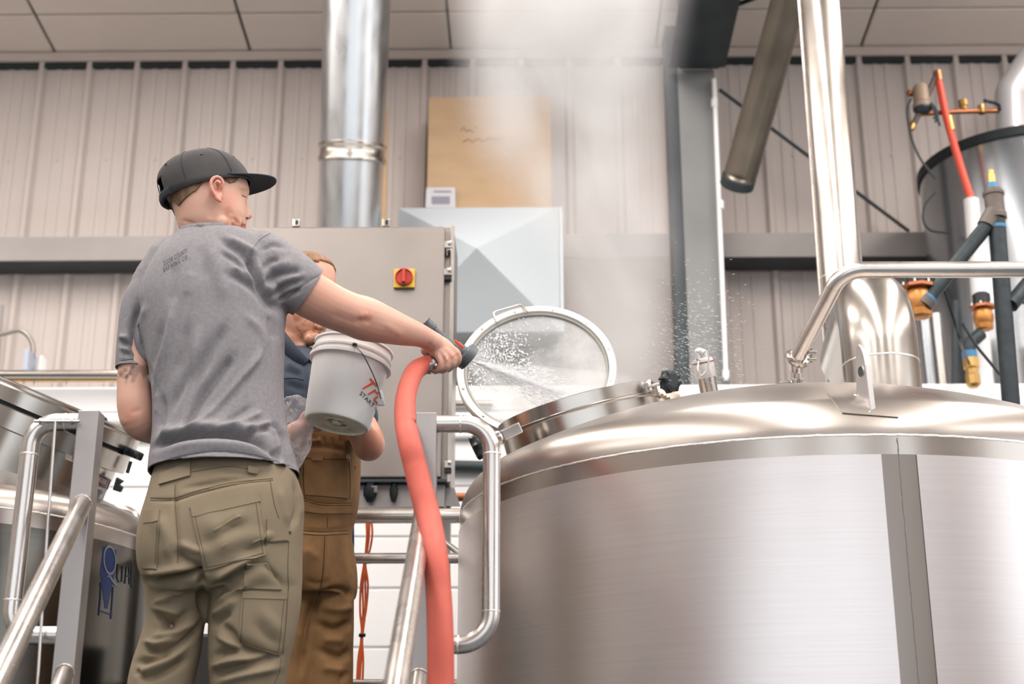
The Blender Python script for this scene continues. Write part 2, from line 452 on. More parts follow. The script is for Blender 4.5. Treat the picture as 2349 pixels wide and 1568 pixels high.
# steel column and the dark rafter above it
CY = 7.35
cl = empty('steel_column', (W(1608, 870, CY).x, CY, 0), 'grey painted steel column behind the steam, under the dark rafter', 'column')
xa = W(1568, 500, CY).x; xb = W(1655, 500, CY).x; ztop = W(1600, 160, CY).z
MB().box((xa, CY, 0), (xb, CY+.015, ztop)).build('flange', M_column, cl, smooth=False)
MB().box(((xa+xb)/2-.006, CY+.015, 0), ((xa+xb)/2+.006, CY+.3, ztop)).build('web', M_dark, cl, smooth=False)
MB().box((xa, CY+.3, 0), (xb, CY+.315, ztop)).build('flange', M_dark, cl, smooth=False)
xc = W(1542, 500, CY).x
MB().box((xc, CY+.01, 0), (xa+.002, CY+.2, ztop+.3)).build('web_shade_strip', M_dark, cl, smooth=False)  # dark strip added for the web's shadow beside the flange
rf = empty('roof_rafter', (0, 7, ztop), 'dark steel rafter running from the column top up to the ceiling', 'beam')
xl = W(1566, 120, CY).x; xr = W(1638, 120, CY).x
def sl(y): return (CY-y)*SL*.6
m = MB(); a = [(xl-.02, CY-.01, ztop), (xr+.02, CY-.01, ztop), (xr+.02, CY-.01, ztop+.55), (xl-.02, CY-.01, ztop+.55)]
m.rings([a, [(p[0], 2.0, p[2]+sl(2.0)+.0) for p in a]]); m.build('web_box', M_dark, rf, smooth=False)
m = MB(); a = [(xl-.09, CY-.06, ztop-.02), (xr+.05, CY-.06, ztop-.02), (xr+.05, CY-.06, ztop+.0), (xl-.09, CY-.06, ztop+.0)]
m.rings([a, [(p[0], 2.0, p[2]+sl(2.0)) for p in a]]); m.build('bottom_flange', M_dark, rf, smooth=False)
for k in range(2):
    p = W(1603+k*-30, 12+k*-8, CY-.3)
    MB().lathe(W(1604-35*k, 12, CY-.1), (0, -1, 0), [(.014, -.05), (.014, .02), (.008, .03)], 6).build('bolt', M_girt, rf)
pipe('conduit', [W(1638, 182, CY-.03), W(1650, 480, CY-.03), W(1666, 872, CY-.03)], .013, M_white, label='thin white conduit running down the right edge of the column', cat='conduit')
o = bpy.context.scene.objects['conduit']
for (px, py) in ((1639, 236), (1653, 470), (1665, 858)):
    MB().tube([W(px, py-9, CY-.03), W(px, py+9, CY-.03)], .019, 12).build('coupling', M_white, o)
# wind brace rods
pipe('brace_rod', [W(1650, 205, 7.55), W(2085, 530, 7.9)], .011, M_dark, label='thin diagonal brace rod sloping down right from the column', cat='brace')
pipe('brace_rod', [W(1650, 27, 7.3), W(1740, -8, 6.9)], .013, M_dark, label='short brace rod rising right from the dark rafter near the ceiling', cat='brace')
# hanging exhaust pipe with a round end
pipe('exhaust_pipe', [W(1690, 425, 7.0), W(1700, 396, 6.98), W(1826, -60, 6.1), W(1850, -140, 5.9)], [.085, .09, .088, .088], mat('weathered_duct', (128, 120, 108), .4, .8, var=(3, .25)), seg=28,
     label='dull brown steel exhaust pipe hanging slantwise beside the column', cat='pipe')
o = bpy.context.scene.objects['exhaust_pipe']
MB().lathe(W(1690, 425, 7.0), (W(1690, 425, 7.0)-W(1826, -60, 6.1)), [(.093, -.05), (.093, .0), (.06, .012), (.0, .014)], 28).build('end_cap', M_dark, o)

# large galvanised duct rising behind the cabinet
dd = empty('flue_duct', W(800, 520, 6.9), 'wide shiny silver duct rising behind the control cabinet', 'duct')
def seg_between(a, b, r0, r1, name, m, par, seg=48, beads=()):
    a = Vector(a); b = Vector(b); L = (b-a).length; prof = [(r0, 0)]
    for t in beads: 
        r = r0+(r1-r0)*t/L
        prof += [(r, t-.02), (r+.008, t-.012), (r+.008, t+.012), (r, t+.02)]
    prof.append((r1, L))
    return MB().lathe(a, b-a, prof, seg).build(name, m, par)
a = WD(797, 640, 7.6); b = WD(808, 352, 7.6); c = WD(823, -120, 7.6)
seg_between(a, b, 70*7.6/FPX, 73*7.6/FPX, 'lower_section', M_duct, dd)
seg_between(b, c, 74*7.6/FPX, 77.5*7.6/FPX, 'upper_section', M_duct, dd)
MB().lathe(b, c-b, [(74*7.6/FPX, -.055), (78*7.6/FPX, -.05), (78*7.6/FPX, -.03), (75*7.6/FPX, -.02), (75*7.6/FPX, .02), (78.5*7.6/FPX, .03), (78.5*7.6/FPX, .045), (75*7.6/FPX, .05)], 48).build('clamp_band', M_bright, dd)

# plywood boards
yb = 7.9
def board(name, q, y, th, m, label, cat='board'):
    P = [W(px, py, y) for px, py in q]
    o = MB().extrude_poly(P, (0, th, 0)).build(name, m, None, smooth=False, bevel=.002)
    return tag(o, label, cat)
board('plywood_sheet', [(984, 224), (1262, 217), (1268, 600), (976, 600)], 7.72, .02, M_ply, 'tan plywood sheet standing behind the white hood, half in steam', 'board')
board('plywood_strip', [(868, 250), (889, 248), (886, 540), (862, 540)], 7.72, .02, M_ply, 'narrow tan plywood strip beside the silver duct')
pn = board('notice', [(978, 430), (1044, 429), (1045, 476), (976, 476)], 7.70, .003, M_paper, 'white paper notice at the lower left corner of the plywood sheet', 'notice')
for (a, b, y_, h) in ((995, 1035, 437, 4), (990, 1032, 450, 18)):
    MB().extrude_poly([W(px, py, 7.698) for px, py in ((a, y_), (b, y_), (b, y_+h), (a, y_+h))], (0, .001, 0)).build('print', M_ink, pn, smooth=False)
# faint pencil marks on the plywood
ps = bpy.context.scene.objects['plywood_sheet']
mk = mat('pencil_mark', (178, 142, 102), .8)
for pts in ([(1056, 300), (1064, 290), (1070, 302), (1078, 296), (1086, 303)], [(1062, 325), (1075, 318), (1084, 326), (1096, 317), (1108, 324), (1122, 316), (1140, 320), (1156, 314)], [(1090, 293), (1094, 290)]):
    MB().tube([W(px, py, 7.717) for px, py in pts], .004, 6).build('pencil_mark', mk, ps)

# white pyramid faced hood on the wall
hd = empty('ventilation_hood', W(1100, 760, 7.3), 'white square hood with a pyramid front beside the cabinet', 'hood')
y0 = 7.25
x0 = W(914, 477, y0).x; x1 = W(1282, 476, y0).x; zt = W(1100, 476, y0).z; zb = W(1100, 761, y0).z
x0 -= 0; cxm = W(1098, 613, y0).x; czm = (zt+zb)/2+.0
MB().add([(x0, y0, zb), (x1, y0, zb), (x1, y0, zt), (x0, y0, zt), (cxm, y0-.30, czm)], [(0, 1, 4), (1, 2, 4), (2, 3, 4), (3, 0, 4)]).build('pyramid_face', M_hood, hd, smooth=False)
MB().box((x0, y0+.001, zb), (x1, y0+.4, zt)).build('body', M_hood, hd, smooth=False, bevel=.003)
MB().box((x1+.002, y0-.005, zb), (x1+.02, y0+.4, zt)).build('edge_strip', M_hood, hd, smooth=False)
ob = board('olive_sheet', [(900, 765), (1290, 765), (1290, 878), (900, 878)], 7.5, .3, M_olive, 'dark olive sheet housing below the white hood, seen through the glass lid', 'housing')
board('grey_liner_sheet', [(1284, 592), (1546, 586), (1546, 884), (1290, 884)], 7.68, .02, mat('liner_sheet', (150, 142, 136), .6, var=(2, .1)), 'plain grey sheet between the hood and the column behind the steam', 'board')

# white walk in cooler in front of the wall
wc = empty('walk_in_cooler', (0, 6.9, 0), 'large white panelled cooler room below the ribbed wall', 'cold room')
YC = 6.6; zt = W(1900, 880, YC).z
MB().box((-6.9, YC+.01, 0), (8.4, YC+.55, zt)).box((2.3, YC+.55, 0), (8.4, YC+1.36, zt)).build('body', M_white, wc, smooth=False)
rows = [880, 926, 960, 992, 1062, 1150, 1238, 1330, 1420, 1540, 1800]
zs = [W(1174, r, YC).z for r in rows[:-1]]+[.0]
zs = [zt, zt-.13, zt-.22, zt-.30, zt-.50, zt-.74, zt-.98, zt-1.25, zt-1.55, zt-2.1, 0.02]
for i in range(len(zs)-1):
    if i in (1, 2): 
        for k in range(1):
            MB().box((-6.9, YC-.03, zs[i+1]+.03), (8.4, YC+.012, zs[i]-.012)).build('cladding_plank', M_white, wc, smooth=False, bevel=.012)
    else:
        MB().box((-6.9, YC-.0, zs[i+1]+.006), (8.4, YC+.012, zs[i]-.006)).build('cladding_plank', M_white, wc, smooth=False, bevel=.003)
# pipe along the top of the cooler on the left with its brackets
rp = pipe('service_pipe', [W(-60, 858, 6.5), W(640, 858, 6.5)], .02, M_bright, label='horizontal steel pipe above the cooler at the far left', cat='pipe')
MB().box(tuple(W(-60, 873, 6.53)), tuple(W(640, 869, 6.56))).build('support_rail', M_brass, rp, smooth=False)
for px in (52, 76, 150, 400): MB().box(tuple(W(px, 881, 6.53)), tuple(W(px+5, 862, 6.55))).build('bracket', M_white, rp, smooth=False)
# small boxes and flexible conduit standing on it
bx = MB().box(tuple(W(49, 849, 6.62)), tuple(W(87, 820, 6.75))).build('junction_box', M_grey, None, smooth=False, bevel=.004); tag(bx, 'small pale blue-grey junction box above the steel pipe at left', 'box')
bx = MB().box(tuple(W(88, 849, 6.64)), tuple(W(108, 825, 6.72))).build('junction_box', M_white, None, smooth=False, bevel=.004); tag(bx, 'small cream box just right of the blue-grey junction box', 'box')
pts = spline([W(-40, 775, 6.7), W(10, 765, 6.7), W(45, 758, 6.7), (W(68, 775, 6.7)), W(76, 800, 6.7), W(73, 824, 6.7)], 10)
pipe('flexible_conduit', pts, .012, mat('grey_conduit', (150, 145, 138), .4, .6), label='grey flexible conduit curving down into the junction box', cat='conduit')
pipe('wall_rod', [W(5, 700, 7.85), W(-8, 850, 7.85)], .012, M_girt, label='thin grey rod against the ribbed wall at far left', cat='pipe')

# ------------------------------------------------------------------ control cabinet
PY = 4.95
cb = empty('control_cabinet', W(800, 1108, PY), 'stainless steel control cabinet with a red and yellow switch', 'cabinet')
xl = W(560, 800, PY).x; xr = W(1037, 800, PY).x; zt = W(800, 521, PY).z; zb = W(800, 1108, PY).z
MB().box((xl, PY, zb), (xr, PY+.3, zt)).build('body', M_panel, cb, smooth=False, bevel=.006)
xd = W(1018, 800, PY).x
door = MB().box((xl+.01, PY-.035, zb+.012), (xd, PY-.003, zt-.012)).build('door', M_panel, cb, smooth=False, bevel=.006)
MB().box((xr-.012, PY-.012, zb), (xr+.004, PY-.001, zt)).build('edge_channel', M_bright, cb, smooth=False, bevel=.002)
MB().box((xl+.01, PY-.04, zb-.004), (xr-.01, PY+.02, zb+.006)).build('drip_edge', M_dark, cb, smooth=False)
# clamps on the door edge
for py in (563, 625, 1066):
    p = W(1028, py, PY-.02); k = MPP(p)
    c = MB().obox(p, (9*k, 0, 0), (0, .012, 0), (0, 0, 9*k)).build('clamp', M_bright, cb, smooth=False, bevel=.003)
    MB().lathe(p+Vector((4*k, -.012, 3*k)), (0, -1, 0), [(5*k, 0), (5*k, .006), (3*k, .008)], 12).build('screw', M_bright, c)
    MB().obox(p+Vector((0, 0, -14*k)), (8*k, 0, 0), (0, .008, 0), (0, 0, 4*k)).build('rubber_pad', M_black, c, smooth=False)
p0 = W(1030, 593, PY-.02); k = MPP(p0)
MB().tube(fillet([p0+Vector((-5*k, 0, 8*k)), p0+Vector((-5*k, -.01, 20*k)), p0+Vector((5*k, -.01, 20*k)), p0+Vector((5*k, 0, -22*k)), p0+Vector((-5*k, 0, -22*k))], .004, 4), 2.2*k, 8).build('latch_wire', M_bright, cb)
for px in (680, 886):   # hinge brackets on the top edge
    p = W(px, 513, PY-.01); k = MPP(p)
    MB().obox(p, (9*k, 0, 0), (0, .012, 0), (0, 0, 10*k)).build('top_clamp', M_bright, cb, smooth=False, bevel=.004)
    MB().obox(p+Vector((2*k, -.013, 0)), (3.5*k, 0, 0), (0, .003, 0), (0, 0, 5*k)).build('clamp_slot', M_black, cb, smooth=False)
# rotary switch
p = W(928, 641, PY-.036); k = MPP(p)
sw = MB().obox(p+Vector((0, -.008, 0)), (24*k, 0, 0), (0, .008, 0), (0, 0, 23*k)).build('switch_plate', M_yellow, cb, smooth=False, bevel=.003)
MB().lathe(p+Vector((0, -.017, 1*k)), (0, -1, 0), [(20.5*k, 0), (20.5*k, .012), (18.5*k, .014), (18*k, .006), (0, .006)], 40).build('switch_dial', M_red, sw)
MB().obox(p+Vector((0, -.034, 1.5*k)), (4*k, 0, 0), (0, .011, 0), (0, 0, 17*k)).build('switch_handle', M_red, sw, smooth=False, bevel=.003)
MB().obox(p+Vector((0, -.032, -18*k)), (3*k, 0, 0), (0, .006, 0), (0, 0, 4*k)).build('switch_pointer', M_black, sw, smooth=False)
# gland plate and cable glands below
MB().box((xl+.2, PY-.0, zb-.085), (xr-.02, PY+.26, zb-.006)).build('gland_plate', M_matte, cb, smooth=False)
for px, s in ((851, 1), (905, .6), (812, .6)):
    p = W(px, 1108, PY+.0)+Vector((0, -.015, -.0)); k = MPP(p)
    MB().lathe(p, (0, 0, -1), [(13*k*s, 0), (13*k*s, .02), (16*k*s, .022), (16*k*s, .045), (11*k*s, .06), (7*k*s, .07)], 14).build('cable_gland', M_black, cb)
p = W(858, 1122, PY-.03); MB().obox(p, (8*k, 0, 0), (0, .004, 0), (0, 0, 8*k)).build('small_bracket', M_bright, cb, smooth=False, bevel=.002)
# cabinet stand
for px in (640, 1020):
    q = W(px, 1110, PY+.15); MB().box((q.x-.025, q.y-.025, 1.19), (q.x+.025, q.y+.025, zb)).build('leg', M_matte, cb, smooth=False, bevel=.003)
p = W(1040, 1130, PY+.06)
MB().extrude_poly([W(1022, 1118, PY+.05), W(1042, 1118, PY+.05), W(1056, 1160, PY+.05), W(1022, 1160, PY+.05)], (0, .01, 0)).build('gusset', M_matte, cb, smooth=False)

# pipes glimpsed between cabinet and tank
pipe('cooler_pipe', [W(1020, 1068, 6.565), W(1160, 1071, 6.565)], .028, M_dark, label='dark horizontal pipe right of the cabinet above the copper pipe', cat='pipe')
pipe('cooler_pipe', [W(1020, 926, 6.575), W(1130, 926, 6.575)], .018, M_steel, label='grey horizontal pipe behind the rim of the round lid', cat='pipe')
pipe('copper_pipe', [W(1034, 1140, 5.05), W(1340, 1140, 5.05)], .0155, M_copper, label='copper pipe entering behind the large tank below the cabinet', cat='pipe')
pipe('diagonal_pipe', [W(1000, 1228, 4.66), W(1072, 1282, 4.66)], .0105, M_steel, label='short diagonal grey pipe between guard rails left of the large tank', cat='pipe')

# ------------------------------------------------------------------ water heater and piping at the right
HY = 7.2
hc = W(2318, 600, HY); kz = MPP(W(2318, 380, HY)); HR = .535
ax = W(2146, 700, HY).x+HR
zt = W(2146, 395, HY).z; zb = W(1900, 880, 6.6).z
ht = empty('water_heater', (ax, HY, 0), 'tall grey cylindrical water heater with a black top rim at right', 'water heater')
MB().lathe((ax, HY, 0), (0, 0, 1), [(HR, zb+.001), (HR, zt-.03)], 64, ref=(0, -1, 0)).build('jacket', M_heater, ht)
MB().lathe((ax, HY, 0), (0, 0, 1), [(HR+.008, zt-.035), (HR+.012, zt-.03), (HR+.012, zt+.02), (HR-.01, zt+.025), (HR-.01, zt)], 64).build('top_rim', M_rubber, ht)
p = W(2262, 320, HY-.2)
seg_between(Vector((W(2270, 300, HY).x, HY-.05, zt-.05)), Vector((W(2270, 300, HY).x, HY-.05, zt+.12)), .085, .085, 'flue_collar', M_vent, ht)
lb = MB().lathe((ax, HY, 0), (0, 0, 1), [(HR+.002, zt-.42), (HR+.002, zt-.06)], 12, a0=-.28, a1=-.02, ref=(0, -1, 0)).build('heater_label', M_paper, ht)
# vent elbow at the top right corner
pts = fillet([W(2322, 306, 7.3), W(2318, 215, 7.3), W(2400, 90, 7.3)], .12, 10)
vp = pipe('vent_pipe', pts, .09, M_vent, seg=32, label='pale vent pipe with an elbow above the water heater', cat='pipe')
MB().lathe(W(2325, 305, 7.3), (0, 0, -1), [(.04, -.02), (.066, 0), (.05, .015), (.02, .03)], 20).build('draft_collar', M_black, vp)
MB().tube([W(2326, 318, 7.3), W(2327, 300, 7.3)], .028, 12).build('brass_nipple', M_brass, vp)
# orange tube into white riser
pipe('red_tube', spline([W(2152, 178, 6.7), W(2170, 265, 6.7), W(2200, 370, 6.7), W(2228, 458, 6.68)], 8), .0195, M_pex, label='bright orange-red tube running down to the white pipe', cat='tube')
o = bpy.context.scene.objects['red_tube']
for a, b, r, mm in (((2150, 164), (2154, 186), .022, M_copper), ((2176, 268), (2183, 300), .021, M_brass)):
    MB().tube([W(a[0], a[1], 6.7), W(b[0], b[1], 6.7)], r, 14).build('coupling', mm, o)
wp = pipe('white_riser', [W(2228, 458, 6.68), W(2243, 640, 6.68), W(2261, 884, 6.68)], .038, M_pvc, label='white plastic riser pipe in front of the water heater', cat='pipe', seg=24)
# copper gas fittings with solenoid
cf = empty('copper_manifold', W(2120, 250, 6.74), 'copper pipe manifold with a small valve and sensor near the ribbed wall', 'pipework')
pipe('elbow_pipe', [W(2150, 166, 6.7), W(2122, 232, 6.72), W(2092, 292, 6.74)], .015, M_malle, cf)
pipe('copper_run', [W(2100, 262, 6.74), W(2200, 256, 6.74), W(2292, 254, 6.74)], .0125, M_copper, cf)
MB().lathe(W(2115, 240, 6.72), (0, 0, 1), [(.035, -.03), (.05, -.02), (.05, .0), (.042, .01), (.04, .10), (.03, .115), (.0, .118)], 20).build('solenoid', mat('solenoid_paint', (160, 138, 120), .5), cf)
MB().lathe(W(2115, 240, 6.72), (0, 0, -1), [(.045, -.01), (.05, .03), (.03, .05)], 10).build('valve_base', M_dark, cf)
MB().lathe(W(2095, 215, 6.74), (-1, -.3, 0), [(.012, -.02), (.018, 0), (.018, .03), (.01, .036)], 12).build('cap', M_copper, cf)
MB().lathe(W(2211, 252, 6.74), (0, 0, 1), [(.018, 0), (.018, .02), (.024, .022), (.024, .055), (.016, .06)], 8).build('relief_cap', M_brass, cf)
MB().lathe(W(2252, 252, 6.74), (0, 0, 1), [(.02, -.02), (.02, .025), (.01, .03)], 12).build('ball_valve', M_brass, cf)
MB().tube(spline([W(2294, 252, 6.72), W(2290, 240, 6.72), W(2270, 233, 6.68), W(2256, 230, 6.68)], 6), .009, 8).build('lever', M_black, cf)
MB().lathe(W(2093, 288, 6.74), (-.3, -.2, -.9), [(.018, -.02), (.02, .01), (.012, .03)], 10).build('end_fitting', M_brass, cf)
for pts in ([(2136, 235), (2142, 250), (2150, 262), (2146, 280)], [(2138, 238), (2148, 252), (2152, 275), (2156, 288)], [(2134, 236), (2146, 262), (2142, 272)]):
    MB().tube(spline([W(a, b, 6.68) for a, b in pts], 5), .006, 6).build('lead', M_dark, cf)
pipe('thin_cable', spline([W(2090, 226, 6.72), (W(2081, 250, 6.72)), W(2083, 278, 6.72), W(2092, 320, 6.74), W(2112, 365, 6.76), W(2146, 410, 6.76)], 8), .006, M_dark, label='thin dark cable hanging from the copper manifold to the heater', cat='cable')
pipe('thin_cable', spline([W(2146, 440, 6.74), W(2122, 470, 6.74), W(2118, 505, 6.76), (W(2135, 528, 6.80)), W(2175, 534, 6.92)], 8), .006, M_dark, label='thin dark cable looping left of the heater above the girt', cat='cable')
# black iron gas line with its tee
GY = 5.2
gp = pipe('gas_pipe', [W(2286, 505, GY), W(2322, 960, GY)], .0335, M_iron, label='upright black iron pipe at the right with a tee on top', cat='pipe', seg=24)
a = W(2277, 430, GY); b = W(2287, 520, GY); dv = (b-a).normalized()
MB().lathe(a, dv, [(.02, 0), (.034, .01), (.036, .02), (.042, .022), (.042, .035), (.037, .038), (.037, .11), (.042, .115), (.042, .135), (.034, .137)], 24).build('tee', M_malle, gp)
MB().lathe(a, -dv, [(.026, -.02), (.024, .0), (.018, .02)], 20).build('thread_tape', M_tape, gp)
MB().lathe(b, dv, [(.035, -.004), (.0355, .006), (.035, .01)], 24).build('thread_tape', M_tape, gp)
MB().lathe(a, -dv, [(.016, 0), (.016, .055), (.012, .058), (.012, .075), (.0, .076)], 16).build('air_vent', M_brass, gp)
pb = pipe('gas_pipe', [W(2268, 512, GY), W(2120, 696, GY-.02)], .029, M_iron, label='black iron pipe slanting down from the tee to the bronze valve', cat='pipe', seg=24)
MB().tube([W(2283, 483, GY), W(2262, 520, GY)], .037, 20).build('tee_branch', M_malle, pb)
MB().tube([W(2131, 682, GY-.02), W(2127, 687, GY-.02)], .036, 16).build('thread_tape', M_tape, pb)
MB().tube([W(2126, 688, GY-.02), W(2116, 702, GY-.02)], .039, 16).build('collar', M_malle, pb)
def valve(name, px, py, Y, s, label, flip=1):
    e = empty(name, W(px, py, Y), label, 'valve')
    p = W(px, py, Y); k = MPP(p)*s
    MB().ellipsoid(p, (30*k, 0, 0), (0, 30*k, 0), (0, 0, 38*k), 20, 14).build('body', M_bronze, e)
    MB().lathe(p+Vector((0, 0, 26*k)), (0, 0, 1), [(34*k, 0), (37*k, 2*k), (37*k, 9*k), (30*k, 11*k)], 8).build('bonnet_flange', M_copper, e, smooth=False)
    MB().lathe(p+Vector((0, 0, 36*k)), (0, 0, 1), [(26*k, 0), (26*k, 34*k), (18*k, 40*k), (0, 41*k)], 20).build('actuator', M_black, e)
    for a in range(6):
        q = p+Vector((32*k*math.cos(a+.3), 32*k*math.sin(a+.3), 39*k)); MB().lathe(q, (0, 0, 1), [(3.5*k, -4*k), (3.5*k, 3*k), (2*k, 4*k)], 6).build('bolt', M_bright, e)
    MB().lathe(p+Vector((0, 0, -30*k)), (0, 0, -1), [(28*k, -8*k), (26*k, 6*k), (16*k, 10*k), (0, 11*k)], 8).build('lower_cap', M_bronze, e, smooth=False)
    return e
valve('bronze_valve', 2108, 690, 5.2, 1.05, 'bronze valve with a black actuator beside the vent stack')
valve('bronze_valve', 2256, 728, 6.35, .78, 'smaller bronze valve behind the upright black pipe')
lg = pipe('drain_elbow', fillet([W(2250, 765, 6.35), W(2222, 790, 6.33), W(2226, 830, 6.33)], .06, 6), .031, M_iron, label='black elbow pipe hanging below the smaller bronze valve', cat='pipe')
MB().tube([W(2223, 806, 6.33), W(2225, 822, 6.33)], .035, 14).build('thread_tape', M_tape, lg)
MB().lathe(W(2226, 820, 6.33), (W(2232, 872, 6.33)-W(2226, 820, 6.33)), [(.026, 0), (.038, .005), (.038, .05), (.03, .055), (.03, .08), (.034, .085), (.034, .13), (.02, .145)], 8).build('brass_union', M_brass, lg)
pipe('gas_pipe', [W(2420, 575, 5.3), W(2318, 700, 5.2)], .03, M_iron, label='short black iron pipe slanting into frame at the right edge', cat='pipe', seg=20)
pipe('gas_pipe', [W(2325, 690, 5.6), W(2420, 694, 5.6)], .012, M_iron, label='thin horizontal dark pipe at the right edge behind the upright pipe', cat='pipe')
pipe('valve_cable', spline([W(2166, 665, 5.3), W(2190, 740, 5.4), W(2205, 790, 5.5), W(2222, 830, 6.3), W(2250, 884, 6.64)], 8), .006, M_dark, label='thin black cable sagging from the large bronze valve', cat='cable')
pipe('valve_cable', spline([W(2208, 742, 5.4), W(2238, 790, 5.4), W(2262, 820, 5.4), W(2295, 860, 5.4)], 8), .006, M_dark, label='thin black cable slanting behind the upright black pipe', cat='cable')
pipe('dark_drop_pipe', [W(2192, 690, 6.68), W(2190, 884, 6.68)], .016, M_dark, label='narrow dark drop pipe between the two bronze valves', cat='pipe')
pipe('drop_pipe', [W(2147, 720, 6.7), W(2164, 884, 6.7)], .024, M_bright, label='narrow steel pipe behind the vent stack, right side', cat='pipe')
pipe('drop_pipe', [W(2120, 720, 6.72), W(2137, 884, 6.72)], .03, M_heater, label='grey steel pipe against the ribbed wall right of the stack', cat='pipe')
# ================================================================== THE LARGE TANK
TC = Vector((.786, 4.205, 0)); TR = 1.0; TH = CAM_Z+.851
tank = empty('brew_kettle', (TC.x, TC.y, 1.0), 'large round stainless steel tank with an open hatch in the foreground', 'tank')
def torisphere(R, seg_k=10, seg_c=22):
    Rc = 2*R; rk = .12*R; a0 = math.asin((R-rk)/(Rc-rk)); prof = []
    for i in range(seg_k+1):
        t = (PI/2-a0)*i/seg_k; prof.append((R-rk+rk*math.cos(t), rk*math.sin(t)))
    zc = rk*math.cos(a0)-Rc*math.cos(a0)
    for i in range(1, seg_c+1):
        t = a0*(1-i/seg_c); prof.append((Rc*math.sin(t), zc+Rc*math.cos(t)))
    return prof
def dome_z(R, r):
    Rc = 2*R; rk = .12*R; a0 = math.asin((R-rk)/(Rc-rk)); zc = (rk-Rc)*math.cos(a0)
    return zc+math.sqrt(Rc*Rc-r*r)
def seam_bead(o, axis, R, h, w, name, par, seg=220, m=M_weld):
    o = Vector(o); rg = []; ax = Vector(axis).normalized(); u = ax.orthogonal().normalized(); v = ax.cross(u)
    for j in range(seg):
        a = 2*PI*j/seg; d = u*math.cos(a)+v*math.sin(a); c = o+d*R+ax*(h+random.uniform(-.0006, .0006))
        ww = w*random.uniform(.85, 1.15)
        rg.append([c+d*(ww*.5*math.cos(t))+ax*(ww*math.sin(t)) for t in [2*PI*k/6 for k in range(6)]])
    return MB().rings(rg, False, True).build(name, m, par)
O = Vector((TC.x, TC.y, TH))
dome = MB().lathe(O, (0, 0, 1), torisphere(TR), 160).build('domed_head', M_dome, tank, angle=60)
MB().lathe(O, (0, 0, 1), [(TR, -1.9), (TR, 0)], 160, cap=False).build('inner_shell', M_band, tank)
seam_bead(O, (0, 0, 1), TR, -.003, .003, 'weld_bead', tank, 500)
# outer cladding wraps the shell, stopping at the vertical seam strip
def ang(px, py):   # bearing of a picture position on the shell, from the -Y direction
    d = (MR @ Vector(((px-1174.5)/FPX, -(py-784)/FPX, -1))); oc = CAM-TC
    A = d.x**2+d.y**2; B = 2*(oc.x*d.x+oc.y*d.y); C_ = oc.x**2+oc.y**2-TR**2
    t = (-B-math.sqrt(max(0, B*B-4*A*C_)))/(2*A); p = CAM+d*t
    return math.atan2(p.x-TC.x, -(p.y-TC.y)), p
aL, pL = ang(2034, 1200); aR, _ = ang(2116, 1200); _, pb_ = ang(2000, 1041)
zclad = pb_.z
prof = [(TR+.0002, zclad-.0), (TR+.003, zclad-.001), (TR+.003, .45)]
# lathe angles: ref = -Y, axis z  => positive towards +X
MB().lathe((TC.x, TC.y, 0), (0, 0, 1), prof, 200, a0=aR, a1=2*PI+aL, ref=(0, -1, 0)).build('outer_cladding', M_clad, tank)
am = (aL+aR)/2
MB().lathe((TC.x, TC.y, 0), (0, 0, 1), [(TR+.0006, zclad), (TR+.0006, .45)], 16, a0=aL-.002, a1=aR+.002, ref=(0, -1, 0)).build('seam_strip', M_strip, tank)
sb = MB(); pts = []
z = TH-.01
while z > .6:
    r = TR+.0014
    pts.append(Vector((TC.x+math.sin(am+random.uniform(-.0008, .0008))*r, TC.y-math.cos(am)*r, z))); z -= .006
MB().tube(pts, [.0012*random.uniform(.4, 1.3) for _ in pts], 6).build('seam_weld', mat('seam_weld', (140, 132, 122), .5, .7), tank)
MB().lathe((TC.x, TC.y, 0), (0, 0, 1), [(.9, .35), (TR-.005, .5)], 96).build('bottom_cone', M_band, tank)
for k in range(4):
    a = PI/4+k*PI/2; q = Vector((TC.x+.75*math.cos(a), TC.y+.75*math.sin(a), 0))
    MB().lathe(q, (0, 0, 1), [(.05, 0), (.05, .45)], 20).build('leg', M_steel, tank)

# hatch neck on the dome
zc = 4.33
A = (MR @ Vector((-.27, .963, 0))).normalized()*math.cos(math.radians(10.8))+FWD*math.sin(math.radians(10.8)); A.normalize()
kk = zc/FPX
HC = WD(1323, 930, zc)    # centre of the neck's top circle
HRr = 188*kk
neck = MB().lathe(HC, A, [(HRr*.985, -.27), (HRr*.985, -.048), (HRr*1.0, -.044), (HRr*1.0, -.002), (HRr*.985, 0), (HRr*.93, 0), (HRr*.93, -.27)], 96, cap=False).build('hatch_neck', M_bright, tank)
MB().lathe(HC, A, [(HRr*1.004, -.047), (HRr*1.012, -.044), (HRr*1.012, -.04), (HRr*1.004, -.038)], 96, cap=False).build('gasket_line', M_band, neck)
def star_knob(c, axis, r, th, par, m=M_black, lobes=8):
    axis = Vector(axis).normalized(); u = axis.orthogonal().normalized(); v = axis.cross(u); R = []
    n = lobes*8
    for h, s in ((-th/2, .86), (-th*.38, .98), (th*.38, .98), (th/2, .88), (th*.52, .5)):
        R.append([Vector(c)+axis*h+(u*math.cos(t)+v*math.sin(t))*r*s*(1-.17*abs(math.sin(lobes*t/2))**.9) for t in [2*PI*j/n for j in range(n)]])
    return MB().rings(R).build('star_knob', m, par, angle=50)
